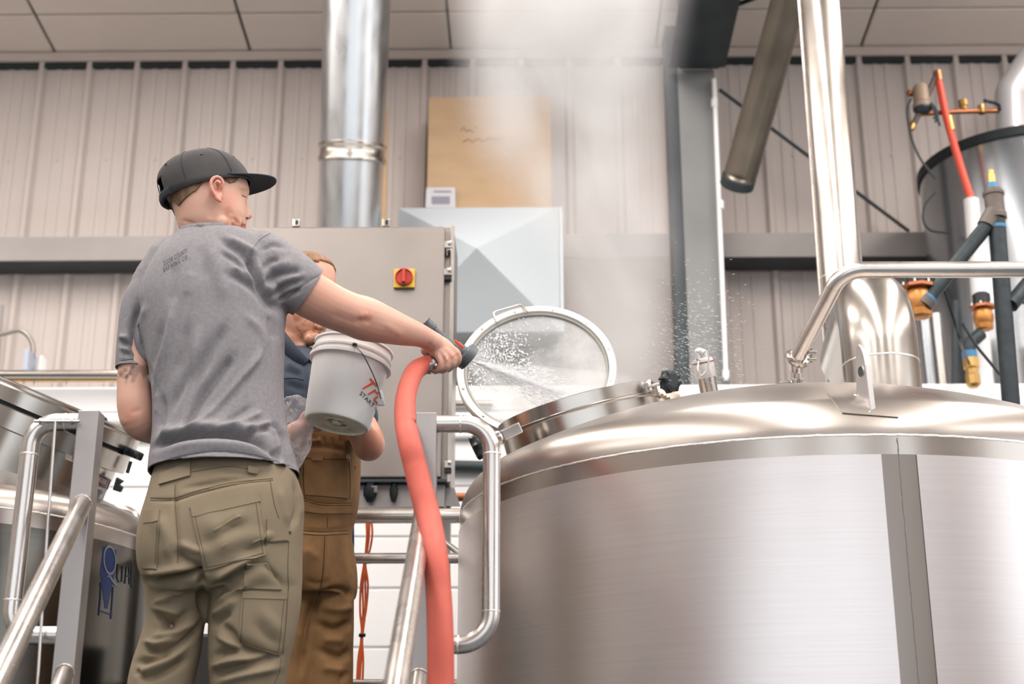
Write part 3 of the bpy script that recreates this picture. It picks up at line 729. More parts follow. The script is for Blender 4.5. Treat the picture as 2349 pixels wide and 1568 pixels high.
def clevis(px, py, pxe, pye, zc, side, lab):
    """bracket, ring, swing bolt and star knob of one hatch clamp"""
    a = WD(px, py, zc); b = WD(pxe, pye, zc-.01); d = (b-a).normalized(); k = zc/FPX; n = FWD
    w = d.cross(n).normalized()
    e = MB().obox(a+d*2*k, d*24*k, w*13*k, n*10*k).build('clamp_bracket', M_steel, tank, smooth=False, bevel=.004)
    mid = a.lerp(b, .42)
    MB().lathe(mid+n*.004, (d+n*-.25), [(9*k, -5*k), (15*k, -5*k), (17*k, 0), (15*k, 5*k), (9*k, 5*k), (9*k, -5*k)], 20, cap=False).build('washer', M_steel, e)
    MB().tube([a, b], 4.5*k, 12).build('swing_bolt', M_steel, e)
    return e, b, d
e, b, d = clevis(1462, 893, 1536, 874, 4.2, 1, '')
star_knob(WD(1537, 874, 4.18), (d*.55-FWD*.75), 29*4.18/FPX, .03, e)
e, b, d = clevis(1176, 988, 1100, 1024, 4.05, -1, '')
star_knob(WD(1097, 1024, 4.05), d, 30*4.05/FPX, .032, e)
# small hinge lugs at the back of the neck
MB().obox(WD(1216, 985, 4.45), RIGHT*.02, A*.03, FWD*.02).build('hinge_lug', M_steel, neck, smooth=False, bevel=.003)

# open lid: a ring holding misted glass
lz = 4.52; k = lz/FPX
LC = WD(1231, 853, lz)
U = (MR @ Vector((math.cos(math.radians(6)), math.sin(math.radians(6)), 0)))
V1 = (MR @ Vector((-math.sin(math.radians(6)), math.cos(math.radians(6)), 0)))
V2 = (V1*.80+FWD*.6).normalized(); Nn = U.cross(V2).normalized()
if Nn.dot(FWD) > 0: Nn = -Nn      # towards the photographer
LR = 184*k
lid = MB().lathe(LC, Nn, [(LR*.895, -.012), (LR*.985, -.012), (LR, -.006), (LR, .014), (LR*.985, .02), (LR*.91, .02), (LR*.895, .012), (LR*.895, -.012)], 128, cap=False).build('hatch_lid', mat('lid_ring_steel', (232, 228, 220), .34, .55, var=(5, .05)), tank)
MB().lathe(LC, Nn, [(LR*.9, -.002), (LR*.9, .004)], 96).build('glass_pane', M_glass, lid)
MB().lathe(LC, Nn, [(LR*.868, .002), (LR*.893, .002), (LR*.893, .014), (LR*.868, .012), (LR*.868, .002)], 96, cap=False).build('inner_gasket', mat('grey_gasket', (160, 158, 152), .6), lid)
for i in range(12):
    a = i*PI/6+.2; q = LC+(U*math.cos(a)+V2*math.sin(a))*LR*.94+Nn*.02
    MB().lathe(q, Nn, [(.006, -.002), (.006, .001), (.003, .003)], 10).build('rivet', M_steel, lid)
th = [WD(1138, 733, lz+.12), WD(1130, 716, lz+.12), WD(1196, 697, lz+.14), WD(1207, 712, lz+.14)]
MB().tube(fillet([WD(1140, 738, lz+.1)]+th[1:3]+[WD(1209, 716, lz+.1)], .012, 6), 2.6*k, 10).build('handle', M_bright, lid)
# drops standing on the glass
mb = MB(); rnd = random.Random(5)
for i in range(1500):
    t = rnd.random(); a = rnd.gauss(2.55, .5); r = LR*.86*math.sqrt(rnd.random())
    q = LC+(U*math.cos(a)+V2*math.sin(a))*r+Nn*.006
    X = (q-LC).dot(U)/LR; Yv = (q-LC).dot(V2)/LR
    if Yv < -.25 and rnd.random() < .8: continue
    s = rnd.choice((.0009, .0014, .0022, .003))*rnd.uniform(.7, 1.2)
    mb.add([q+U*s, q+V2*s*1.2, q-U*s, q-V2*s*1.2, q+Nn*s*.8], [(0, 1, 4), (1, 2, 4), (2, 3, 4), (3, 0, 4)])
d_ = mb.build('glass_drops', M_drop, lid); d_['kind'] = 'stuff'

# spray ball stub with a capped cable loop
s0 = WD(1632, 925, 4.5); s1 = WD(1613, 830, 4.5); k = 4.5/FPX
sb = MB().lathe(s0, s1-s0, [(21*k, -.06), (21*k, (s1-s0).length)], 32).build('sensor_stub', M_bright, tank)
ax_ = (s1-s0).normalized(); L_ = (s1-s0).length
MB().lathe(s0, ax_, [(24*k, L_-36*k), (24*k, L_+4*k), (22*k, L_+8*k), (13*k, L_+10*k)], 32).build('cap_wrap', mat('clear_tape', (206, 200, 196), .3, .3), sb)
MB().lathe(s0, ax_, [(24.6*k, L_-2*k), (24.6*k, L_+1*k)], 32, cap=False).build('band', M_copper, sb)
MB().tube(spline([s1+ax_*2*k+RIGHT*8*k, s1+ax_*22*k+RIGHT*4*k, s1+ax_*24*k-RIGHT*8*k, s1+ax_*8*k-RIGHT*10*k], 6), [9*k]*7+[8*k]*6+[7*k]*6, 12).build('cable_boot', M_vent, sb)
lp = spline([WD(1607, 818, 4.42), WD(1620, 805, 4.4), WD(1626, 822, 4.4), WD(1621, 848, 4.4), WD(1608, 861, 4.4), WD(1601, 848, 4.4), WD(1603, 826, 4.42)], 6)
MB().tube(lp, 1.7*k, 8).build('cable_loop', M_vent, sb)
MB().tube([WD(1597, 824, 4.42), WD(1606, 828, 4.42)], 2.2*k, 8).build('cable_tie', M_black, sb)

# lifting lug on its pad
lz2 = 3.95
q = lambda x, y, z=lz2: WD(x, y, z)
cast_d = surf(dome)
pad = patch('lug_pad', cast_d, [(1898, 902), (2008, 912), (2060, 958), (1932, 948)], M_dome, tank, off=.0035, nu=14, nv=10)
la = cast_d(1964, 908)[0]; lb_ = cast_d(1998, 947)[0]; lh = lb_-la; lv = Vector((0, 0, .146)); ln = lh.cross(lv).normalized()
if ln.dot(RIGHT) < 0: ln = -ln
LP = lambda s_, t_: la+lh*s_+lv*t_
out = [(0, -.1), (.0, .02), (.20, .74), (.27, .90), (.38, .99), (.52, 1.03), (.68, 1.02), (.80, .94), (.88, .78), (1.0, .03), (1.0, -.1)]
lug = MB().extrude_poly([LP(a, b) for a, b in out], ln*.014).build('lifting_lug', mat('lug_plate', (190, 187, 186), .34, .85), tank, smooth=False, bevel=.002)
MB().lathe(LP(.52, .56)-ln*.0015, ln, [(.013, 0), (.013, .0005), (.015, .0), (.015, .017), (.013, .017)], 24, cap=False).build('lug_eye', M_steel, lug)
MB().lathe(LP(.52, .56)-ln*.0008, ln, [(.0125, 0), (.0125, .0156)], 24).build('lug_hole', M_dark, lug)
MB().tube([la.lerp(lb_, i/14)+Vector((random.uniform(-.001, .001), 0, random.uniform(-.001, .001)))-ln*.002 for i in range(15)], .005, 8).build('weld_bead', M_weld, lug)

# rag lying behind the hatch clamp
mb = MB(); c0 = WD(1534, 922, 4.42); R = []
rnd = random.Random(3)
mb.ellipsoid(c0, RIGHT*.05, FWD*.04, UPV*.032, 28, 20)
mb.v = [tuple(Vector(p)+(Vector(p)-c0)*.25*math.sin(Vector(p).x*160+Vector(p).z*210)) for p in mb.v]
tag(mb.build('cleaning_rag', M_cloth, None), 'crumpled cream rag on the tank top behind the black star knob', 'cloth')

# ------------------------------------------------------------------ vent stack and steam pipe
vs = empty('vent_stack', WD(2030, 900, 4.75), 'wide stainless vent stack with an elbow rising from the large tank', 'pipe')
k = 4.75/FPX; rV = 87*k
b0 = WD(2026, 900, 4.75); 
bz = Vector((0, 0, 1))
p0 = Vector((b0.x, b0.y, b0.z-.2)); 
z1 = WD(2003, 672, 4.85).z; top = Vector((b0.x, b0.y, z1)); 
bk = Vector((W(1917, 480, 5.55).x-b0.x, 5.55-b0.y, 0)).normalized()
path = fillet([p0, Vector((b0.x, b0.y, z1+.02)), Vector((b0.x, b0.y, z1+.02))+bk*.80+Vector((0, 0, .0))], .22, 14)
MB().tube(path, rV, 64).build('elbow_duct', M_bright, vs)
seam_bead((b0.x, b0.y, WD(2020, 800, 4.62).z), (0, 0, 1), rV, 0, .003, 'weld_bead', vs, 160)
# second stack behind
sY = 5.55
sp = empty('steam_stack', W(1900, 560, sY), 'tall slim stainless stack rising to the ceiling right of centre', 'pipe')
k = MPP(W(1910, 400, sY)); rS = 48.5*k
cx_ = W(1917, 480, sY).x
MB().lathe((cx_, sY, 0), (0, 0, 1), [(rS, W(1927, 640, sY).z), (rS, cz(sY)-.02)], 48).build('upper_pipe', M_bright, sp)
zj = W(1927, 640, sY).z; zlow = W(1900, 900, sY).z
MB().lathe((cx_, sY, 0), (0, 0, 1), [(rS, zj), (rS*.98, zj-.1), (rS*.9, zj-.35), (rS*.6, zlow-.25), (.03, zlow-.5)], 48).build('condensate_cone', M_bright, sp)
seam_bead((cx_, sY, zj), (0, 0, 1), rS, 0, .003, 'weld_bead', sp, 120)
MB().tube([(cx_-rS*1.04, sY-.01, zlow-.2), (cx_-rS*1.02, sY-.01, cz(sY)-.02)], .006, 8).build('edge_rod', M_steel, sp)

# ------------------------------------------------------------------ cleaning pipe across the top
cp = empty('cleaning_pipe', WD(1826, 885, 4.35), 'stainless pipe rising from a clamp on the tank and running right', 'pipe')
k = 4.3/FPX; rC = 18.5*k
P0 = WD(1826, 910, 4.38); P1 = WD(1829, 818, 4.38); P2 = WD(1933, 618, 4.2); P3 = WD(2460, 618, 4.2)
MB().tube([P0, WD(1828, 835, 4.38)], 13.5*k, 24).build('riser', M_steel, cp)
MB().tube(fillet([WD(1825, 828, 4.33), P2, P3], .09, 12), rC, 28).build('cross_pipe', M_steel, cp)
MB().tube([WD(1828, 845, 4.38), WD(1827, 822, 4.35)], 17*k, 24).build('elbow', M_steel, cp)
# tri clamp around the joint
dcl = (P2-P1).normalized()
cl1 = MB().lathe(WD(1829, 822, 4.33), dcl, [(rC, -9*k), (26*k, -8*k), (29*k, -3*k), (29*k, 3*k), (26*k, 8*k), (rC, 9*k)], 32).build('tri_clamp', M_bright, cp)
MB().obox(WD(1863, 808, 4.3), RIGHT*10*k, UPV*5*k, FWD*8*k).build('clamp_wing', M_bright, cl1, smooth=False, bevel=.003)
MB().obox(WD(1862, 824, 4.3), RIGHT*10*k, UPV*4*k, FWD*8*k).build('clamp_wing', M_bright, cl1, smooth=False, bevel=.003)
MB().tube([WD(1862, 798, 4.3), WD(1862, 832, 4.3)], 3*k, 8).build('clamp_bolt', M_bright, cl1)
cl2 = MB().lathe(WD(1826, 884, 4.38), (0, 0, 1), [(14*k, -8*k), (22*k, -6*k), (24*k, 0), (22*k, 6*k), (14*k, 8*k)], 28).build('tri_clamp', M_bright, cp)
MB().obox(WD(1800, 878, 4.36), RIGHT*12*k+UPV*2*k, UPV*5*k, FWD*6*k).build('clamp_wing', M_bright, cl2, smooth=False, bevel=.003)
MB().obox(WD(1838, 874, 4.34), RIGHT*5*k, UPV*7*k, FWD*6*k).build('clamp_nut', M_bright, cl2, smooth=False, bevel=.003)
MB().obox(WD(1822, 874, 4.34), RIGHT*5*k, UPV*7*k, FWD*6*k).build('clamp_nut', M_bright, cl2, smooth=False, bevel=.003)

# ================================================================== THE SMALLER TANK AT LEFT
LC2 = Vector((-2.05, 4.70, 0)); LR2 = .80; LH = CAM_Z+.868
t2 = empty('mash_tank', (LC2.x, LC2.y, 1), 'smaller stainless tank with a clamped hatch at the left edge', 'tank')
O2 = Vector((LC2.x, LC2.y, LH))
dome2 = MB().lathe(O2, (0, 0, 1), torisphere(LR2), 120).build('domed_head', M_dome, t2, angle=60)
MB().lathe(O2, (0, 0, 1), [(LR2, -.045), (LR2, 0)], 120, cap=False).build('top_band', M_band, t2)
MB().lathe(O2, (0, 0, 1), [(LR2-.001, -2.0), (LR2+.003, -1.95), (LR2+.003, -.046), (LR2, -.045)], 120, cap=False).build('cladding', mat('reflection_dark_cladding', (104, 101, 95), .2, 1, var=(3, .04), aniso=.5, stretch=(1, 1, 40)), t2)  # steel base colour darkened in place of dark reflections
seam_bead(O2, (0, 0, 1), LR2, 0, .003, 'weld_bead', t2, 360)
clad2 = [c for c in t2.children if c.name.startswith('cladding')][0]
for kx in range(3):
    a = kx*2*PI/3+.5; q = Vector((LC2.x+.6*math.cos(a), LC2.y+.6*math.sin(a), 0)); MB().lathe(q, (0, 0, 1), [(.045, 0), (.045, .5)], 16).build('leg', M_steel, t2)
# hatch
z2 = 4.72; k = z2/FPX
A2 = (MR @ Vector((.39, .92, 0))).normalized()*math.cos(math.radians(9))+FWD*math.sin(math.radians(9)); A2.normalize()
dirx = (MR @ Vector((.92, -.39, 0)))
H2 = WD(112, 962, z2); R2 = 207*k
nk = MB().lathe(H2, A2, [(R2*.9, -.42), (R2*.9, -.075), (R2*.985, -.07), (R2*.985, -.01), (R2*.97, -.006)], 80, cap=False).build('hatch_neck', M_bright, t2)
hl = MB().lathe(H2, A2, [(R2*.97, .004), (R2*1.0, .006), (R2*1.0, .05), (R2*.97, .056), (0, .066)], 80, cap=False).build('hatch_lid', M_bright, t2)
MB().lathe(H2, A2, [(R2*.96, -.008), (R2*.965, .006)], 80, cap=False).build('gasket', M_rubber, nk)
MB().lathe(H2, A2, [(R2*.99, .056), (R2*1.01, .058), (R2*1.01, .066), (R2*.97, .07)], 80, cap=False).build('lid_rim', M_bright, hl)
kn = star_knob(WD(306, 1040, 4.66), A2, 25*4.66/FPX, .026, nk)
MB().tube([WD(300, 1058, 4.66), WD(292, 1084, 4.66)], .006, 8).build('swing_bolt', M_dark, nk)
MB().extrude_poly([WD(x_, y_, 4.66) for x_, y_ in ((266, 1095), (282, 1104), (272, 1112), (281, 1118), (276, 1129), (258, 1123))], FWD*.02).build('clamp_bracket', M_dark, nk, smooth=False, bevel=.002)
star_knob(WD(236, 967, 4.76), (-1, 0, .3), 12*k, .02, nk)
MB().obox(WD(160, 1045, 4.5), RIGHT*.012-UPV*.005, UPV*.014, FWD*.01).build('clamp_tab', M_steel, nk, smooth=False, bevel=.002)
# danger label on the neck
cn = surf(nk)
lbq = [(150, 1048), (272, 1098), (238, 1180), (116, 1128)]
lab = patch('danger_label', cn, [(196, 1070), (251, 1096), (232, 1144), (178, 1121)], M_label, nk, off=.0015, nu=12, nv=8)
patch('label_header', cn, [(198, 1072), (250, 1098), (240, 1120), (189, 1096)], M_labelblk, lab, off=.0025, nu=12, nv=6)
el = [(219+24*math.cos(t)*.92-11*math.sin(t)*.35, 1096+24*math.cos(t)*.44+11*math.sin(t)*.9) for t in [2*PI*i/28 for i in range(28)]]
decal_poly('label_oval', el, cn, M_labelred, lab, off=.0034, sub=2)
decal_text('danger_word', 'DANGER', cn, [(211, 1084), (244, 1101), (240, 1111), (207, 1094)], M_label, lab, off=.0042, bold=.03)
decal_text('label_words', 'CONFINED', cn, [(192, 1106), (236, 1125), (233, 1133), (189, 1114)], M_labelblk, lab, off=.0028, bold=.03)
decal_text('label_words', 'SPACE', cn, [(198, 1119), (229, 1132), (226, 1140), (195, 1127)], M_labelblk, lab, off=.0028, bold=.03)
l2 = patch('side_label', cn, [(253, 1098), (262, 1103), (243, 1150), (234, 1145)], M_label, nk, off=.0015, nu=4, nv=8)
patch('label_header', cn, [(253, 1101), (260, 1105), (252, 1124), (245, 1121)], M_labelred, l2, off=.0025, nu=3, nv=4)
# blue emblem with the ringed letter on the cladding
cc = surf(clad2)
M_inkd = mat('dark_navy_vinyl', (24, 28, 44), .4)
em = decal_poly('blue_emblem', [(238, 1237), (269, 1247), (262, 1320), (257, 1345), (246, 1396), (240, 1394), (232, 1332), (230, 1312)], cc, M_blue, clad2, sub=4)
el = lambda rx, ry, cx0=252, cy0=1283: [(cx0+rx*math.cos(t)+ry*.0*math.sin(t), cy0+ry*math.sin(t)+rx*.25*math.cos(t)) for t in [2*PI*i/40 for i in range(40)]]
P = []; F = []
for i, t in enumerate([2*PI*i/48 for i in range(48)]):
    for s in (1.0, .84):
        loc, n = cc(251+14.5*s*math.cos(t), 1284+34*s*math.sin(t)+3*math.cos(t)); P.append(loc+n*.002)
for i in range(48): a = 2*i; b = (2*i+2) % 96; F.append((a, b, b+1, a+1))
mkobj('letter_ring', P, F, M_bluegrey, em, False, recalc=False)
def decal_line(name, pts, w, m, par, off=.002):
    P = []; F = []
    for i, (a, b) in enumerate(pts):
        j0 = max(0, i-1); j1 = min(len(pts)-1, i+1); dx = pts[j1][0]-pts[j0][0]; dy = pts[j1][1]-pts[j0][1]; l = math.hypot(dx, dy)
        for s in (-1, 1):
            loc, n = cc(a-dy/l*w*s/2, b+dx/l*w*s/2); P.append(loc+n*off)
        if i: F.append((2*i-2, 2*i-1, 2*i+1, 2*i))
    return mkobj(name, P, F, m, par, False, recalc=False)
decal_line('letter_tail', [(245, 1322), (250, 1320), (258, 1332), (264, 1341), (272, 1344)], 4, M_bluegrey, em)
for pts in ([(231, 1334), (230, 1370), (226, 1411)], [(259, 1345), (257, 1380), (254, 1419)], [(228, 1400), (254, 1409)]):
    decal_line('emblem_line', pts, 2.6, M_blue, em)
for pts in ([(270, 1293), (268, 1325), (272, 1334), (279, 1334), (281, 1297)], [(286, 1338), (290, 1300), (296, 1298), (297, 1340)], [(288, 1320), (296, 1321)], [(302, 1296), (301, 1345), (306, 1346)]):
    decal_line('emblem_letter', pts, 3, M_inkd, em)
# looped side handle tube of the small tank
hp = pipe('tank_side_tube', fillet([W(236, 1166, 5.2), W(305, 1172, 5.2), W(322, 1215, 5.2), W(300, 1640, 5.2)], .09, 8), .0185, M_steel, label='bent stainless tube behind the smaller tank, left of the man', cat='pipe')
pipe('floor_tube', [W(200, 1558, 4.6), W(340, 1560, 4.6)], .012, M_steel, label='low horizontal tube behind the left railing post', cat='pipe')

# ================================================================== PLATFORM, RAILINGS, STAIR RAILS
PZ = CAM_Z-.25
pf = empty('work_platform', (0, 3.9, 0), 'raised steel work platform the two men stand on', 'platform')
MB().box((-1.2, 3.0, PZ-.05), (-.24, 4.75, PZ-.02)).build('deck', M_grating, pf, smooth=False)
for i in range(12):
    xx = -1.19+i*.085; MB().box((xx, 3.0, PZ-.02), (xx+.006, 4.75, PZ)).build('grating_bar', M_grating, pf, smooth=False)
for (xx, yy) in ((-1.15, 3.05), (-.28, 3.05), (-1.15, 4.7), (-.28, 4.7)):
    MB().box((xx-.03, yy-.03, 0), (xx+.03, yy+.03, PZ-.05)).build('leg', M_matte, pf, smooth=False)
RY = 3.05
def post(px0, px1, pytop, name_label, Y):
    a = W(px0, pytop+100, Y).x; b = W(px1, pytop+100, Y).x; zt = W((px0+px1)/2, pytop, Y).z
    return a, b, zt
def weldring(c, axis, r, par, name='weld_bead', wd_=.0022):
    return seam_bead(c, axis, r, 0, wd_, name, par, 60)
# right railing
a, b, zt = post(952, 1000, 945, '', RY)
rr = empty('stair_railing', ((a+b)/2, RY, PZ), 'right stair railing with square post and tube loop by the large tank', 'railing')
MB().box((a, RY, PZ), (b, RY+.05, zt)).build('post', M_matte, rr, smooth=False, bevel=.002)
k = MPP(W(1050, 1000, RY)); rt = 20.5*k; Ym = RY+.025
xr_ = W(1127, 1250, Ym).x; zt_ = W(1050, 972, Ym).z; zb_ = W(1050, 1478, Ym).z
lp = fillet([Vector((b-.005, Ym, zt_)), Vector((xr_, Ym, zt_)), Vector((xr_, Ym, zb_)), Vector((b-.02, Ym, zb_))], .068, 12)
MB().tube(lp, rt, 28).build('loop_tube', M_steel, rr)
weldring((xr_, Ym, zt_-.07), (0, 0, 1), rt, rr); weldring((xr_, Ym, zb_+.07), (0, 0, 1), rt, rr); weldring((xr_-.07, Ym, zt_), (1, 0, 0), rt, rr); weldring((xr_-.07, Ym, zb_), (1, 0, 0), rt, rr)
h0 = W(972, 1168, RY+.0); h1 = W(902, 1610, 2.25)
dr = (h1-h0); h1 = h0+dr*1.35
MB().tube([h0-dr.normalized()*-.0, h1], .0205, 28).build('handrail', M_steel, rr)
weldring(h0+dr.normalized()*.012, dr, .021, rr)
g0 = W(962, 1548, RY-.0); MB().tube([g0, g0+dr*1.2], .0185, 24).build('mid_rail', M_steel, rr)
weldring(g0+dr.normalized()*.01, dr, .02, rr)
# left railing
a, b, zt = post(169, 217, 940, '', RY)
rl = empty('stair_railing', ((a+b)/2, RY, PZ), 'left stair railing with square post and tube loop by the smaller tank', 'railing')
MB().box((a, RY, PZ), (b, RY+.05, zt)).build('post', M_matte, rl, smooth=False, bevel=.002)
xl_ = W(44, 1250, Ym).x; zt_ = W(150, 968, Ym).z; zb_ = W(150, 1457, Ym).z
lp = fillet([Vector((a+.005, Ym, zt_)), Vector((xl_, Ym, zt_)), Vector((xl_, Ym, zb_)), Vector((a+.01, Ym, zb_))], .072, 12)
MB().tube(lp, rt, 28).build('loop_tube', M_steel, rl)
weldring((xl_, Ym, zt_-.075), (0, 0, 1), rt, rl); weldring((xl_, Ym, zb_+.075), (0, 0, 1), rt, rl); weldring((xl_+.075, Ym, zt_), (1, 0, 0), rt, rl)
h0 = W(190, 1152, RY); h1 = W(-8, 1560, 2.28); dr = h1-h0
MB().tube([h0, h0+dr*1.3], .0205, 28).build('handrail', M_steel, rl); weldring(h0+dr.normalized()*.012, dr, .021, rl)
g0 = W(150, 1538, RY); MB().tube([g0, g0+dr*1.2], .0185, 24).build('mid_rail', M_steel, rl); weldring(g0+dr.normalized()*.01, dr, .02, rl)
# hinge pin and hanging rod on the left loop
yq = Ym-.035
hr = empty('gate_rod', W(128, 966, yq), 'thin steel rod hanging from a pin on the left railing loop', 'rod')
MB().tube([W(79, 966, yq), W(182, 966, yq)], .0034, 12).build('pin', M_bright, hr)
MB().tube([W(127, 966, yq), W(107, 1240, yq), W(84, 1600, yq)], .0035, 12).build('rod', M_steel, hr)
for px in (93, 166): MB().lathe(W(px, 966, yq+.002), (1, 0, 0), [(.0055, -.002), (.007, -.002), (.007, .002), (.0055, .002)], 12).build('collar', M_bright, hr)

# guard rail at the back of the platform
gr = empty('guard_rail', W(900, 1183, 4.62), 'horizontal steel guard rails at the platform back below the cabinet', 'railing')
gx0 = -1.18; gx1 = W(1072, 1183, 4.62).x
for py, r in ((1183, 17.2), (1280, 12.5), (1566, 9)):
    p = W(900, py, 4.62); k = MPP(p)
    MB().tube([(gx0, 4.62, p.z), (gx1, 4.62, p.z)], r*k, 24).build('rail', M_steel, gr)
for x_ in (gx0, gx1): MB().box((x_-.02, 4.60, PZ), (x_+.02, 4.64, W(900, 1175, 4.62).z)).build('rail_post', M_matte, gr, smooth=False)
tb = MB().box((W(405, 1560, 4.3).x, 4.3, PZ), (W(505, 1560, 4.3).x, 4.55, W(450, 1452, 4.3).z)).build('gap_filler_box', mat('gap_filler_dark', (46, 42, 40), .5), None, smooth=False, bevel=.01)  # added box, only there to darken the gap between the legs
tag(tb, 'added dark tote seen through the gap between the trouser legs', 'filler')
# orange cable bundle with ties and a dark cable
cbn = empty('cable_bundle', W(838, 1568, 4.72), 'bundle of orange cables hanging below the cabinet with black ties', 'cable')
bund = [[(840, 1190), (842, 1240), (836, 1287), (828, 1340), (826, 1400), (830, 1455), (822, 1510), (818, 1580)],
        [(848, 1190), (846, 1235), (839, 1287), (838, 1340), (838, 1400), (832, 1455), (828, 1510), (824, 1580)],
        [(852, 1190), (854, 1225), (848, 1262), (838, 1287), (844, 1340), (840, 1395), (831, 1455), (833, 1515), (831, 1580)],
        [(844, 1190), (841, 1240), (837, 1287), (832, 1345), (833, 1400), (829, 1455), (825, 1510), (821, 1580)]]
for pl in bund:
    MB().tube(spline([W(x_, y_, 4.70) for x_, y_ in pl], 8), .0036, 8).build('cable', M_cable, cbn)
for (x_, y_) in ((838, 1288), (831, 1456)):
    MB().obox(W(x_, y_, 4.70), RIGHT*.011, UPV*.005, FWD*.008).build('cable_tie', M_black, cbn, smooth=False, bevel=.002)
pipe('dark_cable', spline([W(806, 1130, 4.75), W(808, 1200, 4.75), W(808, 1260, 4.75), W(802, 1320, 4.75), W(800, 1600, 4.75)], 6), .0065, M_blue, label='dark blue cable hanging straight down beside the orange bundle', cat='cable')
# ================================================================== PEOPLE
M_skin = mat('fair_skin', (201, 158, 139), .5, sss=.12, attr='tint', var=(14, .05), bump=(160, .12, .002))
M_skin2 = mat('tanned_skin', (206, 156, 134), .5, sss=.1, attr='tint', var=(14, .06), bump=(160, .12, .002))
M_shirt = mat('heather_grey_cotton', (130, 127, 130), .9, var=(110, .10), bump=(220, .35, .0015))
M_pants = mat('olive_tan_canvas', (131, 118, 97), .85, var=(7, .09), bump=(260, .3, .0012))
M_over = mat('brown_duck_canvas', (134, 100, 64), .85, var=(9, .28), bump=(220, .35, .0015))
M_navy = mat('navy_work_shirt', (56, 66, 80), .8, var=(30, .12), bump=(180, .3, .0015))
M_cap = mat('charcoal_cap_cloth', (62, 60, 60), .85, var=(14, .22), bump=(260, .35, .0012))
M_capdk = mat('dark_brim_cloth', (34, 38, 46), .8, bump=(260, .3, .001))
M_hair = mat('brown_hair', (112, 84, 62), .6, var=(60, .35), stretch=(1, 1, .25), bump=(180, .8, .003))
M_hair2 = mat('sandy_hair', (132, 96, 66), .6, var=(70, .35), stretch=(1, 1, .3), bump=(160, .8, .003))
M_seam = mat('canvas_seam_thread', (96, 84, 62), .85)
M_seam2 = mat('brown_seam_thread', (84, 60, 38), .85)
M_seamg = mat('cotton_seam', (112, 114, 120), .9)
M_shoe = mat('brown_leather', (82, 62, 46), .5)
M_print = mat('dark_grey_print', (78, 82, 90), .8)
M_eye = mat('eye_white', (222, 214, 208), .2)

def px3(px, py, Y, rpx):  # centre and metric radius from picture measures
    p = W(px, py, Y); return p, rpx*MPP(p)
def limb(pts, seg=20, squash=None, n=6):
    """pts: (px, py, Y, radius in picture units)"""
    P = []
    for a in pts: p, r = px3(*a); P.append((p.x, p.y, p.z, r))
    S = spline(P, n); mb = MB(); mb.tube([Vector(s[:3]) for s in S], [max(s[3], .002) for s in S], seg, True, squash)
    # round ends
    for s in (S[0], S[-1]): mb.ellipsoid(s[:3], (s[3]*.98, 0, 0), (0, s[3]*.98, 0), (0, 0, s[3]*.98), 16, 10)
    return mb
def rows(L, Yd, yaw=0., ex=2.3, n=5, seg=56):
    """L: (py, left px, right px, depth centre, half depth) -> lofted level rings"""
    P = []
    for (py, l, r, Y, t) in L:
        c = W((l+r)/2, py, Y+Yd); P.append((c.x, c.y, c.z, (r-l)/2*MPP(c), t))
    S = spline(P, n); R = []; ca, sa = math.cos(yaw), math.sin(yaw)
    for x, y, z, hw, t in S:
        rg = []
        for j in range(seg):
            a = 2*PI*j/seg; cx_, cy_ = math.cos(a), math.sin(a)
            u = math.copysign(abs(cx_)**(2/ex), cx_)*hw; v = math.copysign(abs(cy_)**(2/ex), cy_)*t
            rg.append((x+u*ca-v*sa, y+u*sa+v*ca, z))
        R.append(rg)
    return MB().rings(R)
def fuse(parts, voxel, smooth=3):
    mb = MB()
    for p in parts: mb.add(p.v, p.f)
    me = bpy.data.meshes.new('fuse'); me.from_pydata(mb.v, [], mb.f)
    bm = bmesh.new(); bm.from_mesh(me); bmesh.ops.recalc_face_normals(bm, faces=bm.faces); bm.to_mesh(me); bm.free()
    o = bpy.data.objects.new('fuse', me); COL.objects.link(o)
    r = o.modifiers.new('r', 'REMESH'); r.mode = 'VOXEL'; r.voxel_size = voxel; r.adaptivity = 0
    if smooth: s = o.modifiers.new('s', 'SMOOTH'); s.factor = .5; s.iterations = smooth
    dg = bpy.context.evaluated_depsgraph_get(); dg.update()
    m2 = bpy.data.meshes.new_from_object(o.evaluated_get(dg)); bpy.data.objects.remove(o)
    return m2
def coords(me):
    V = np.empty(len(me.vertices)*3, np.float32); me.vertices.foreach_get('co', V); return V.reshape(-1, 3).astype(float)
def normals(me):
    V = np.empty(len(me.vertices)*3, np.float32); me.vertices.foreach_get('normal', V); return V.reshape(-1, 3).astype(float)
MRIn = np.array(MRI)
def project(V):
    q = (V-np.array(CAM)) @ MRIn.T
    return 1174.5+FPX*q[:, 0]/-q[:, 2], 784-FPX*q[:, 1]/-q[:, 2]
def facing(V, N):
    d = np.array(CAM)-V; d /= np.linalg.norm(d, axis=1)[:, None]; return np.clip((N*d).sum(1)*1.6, 0, 1)
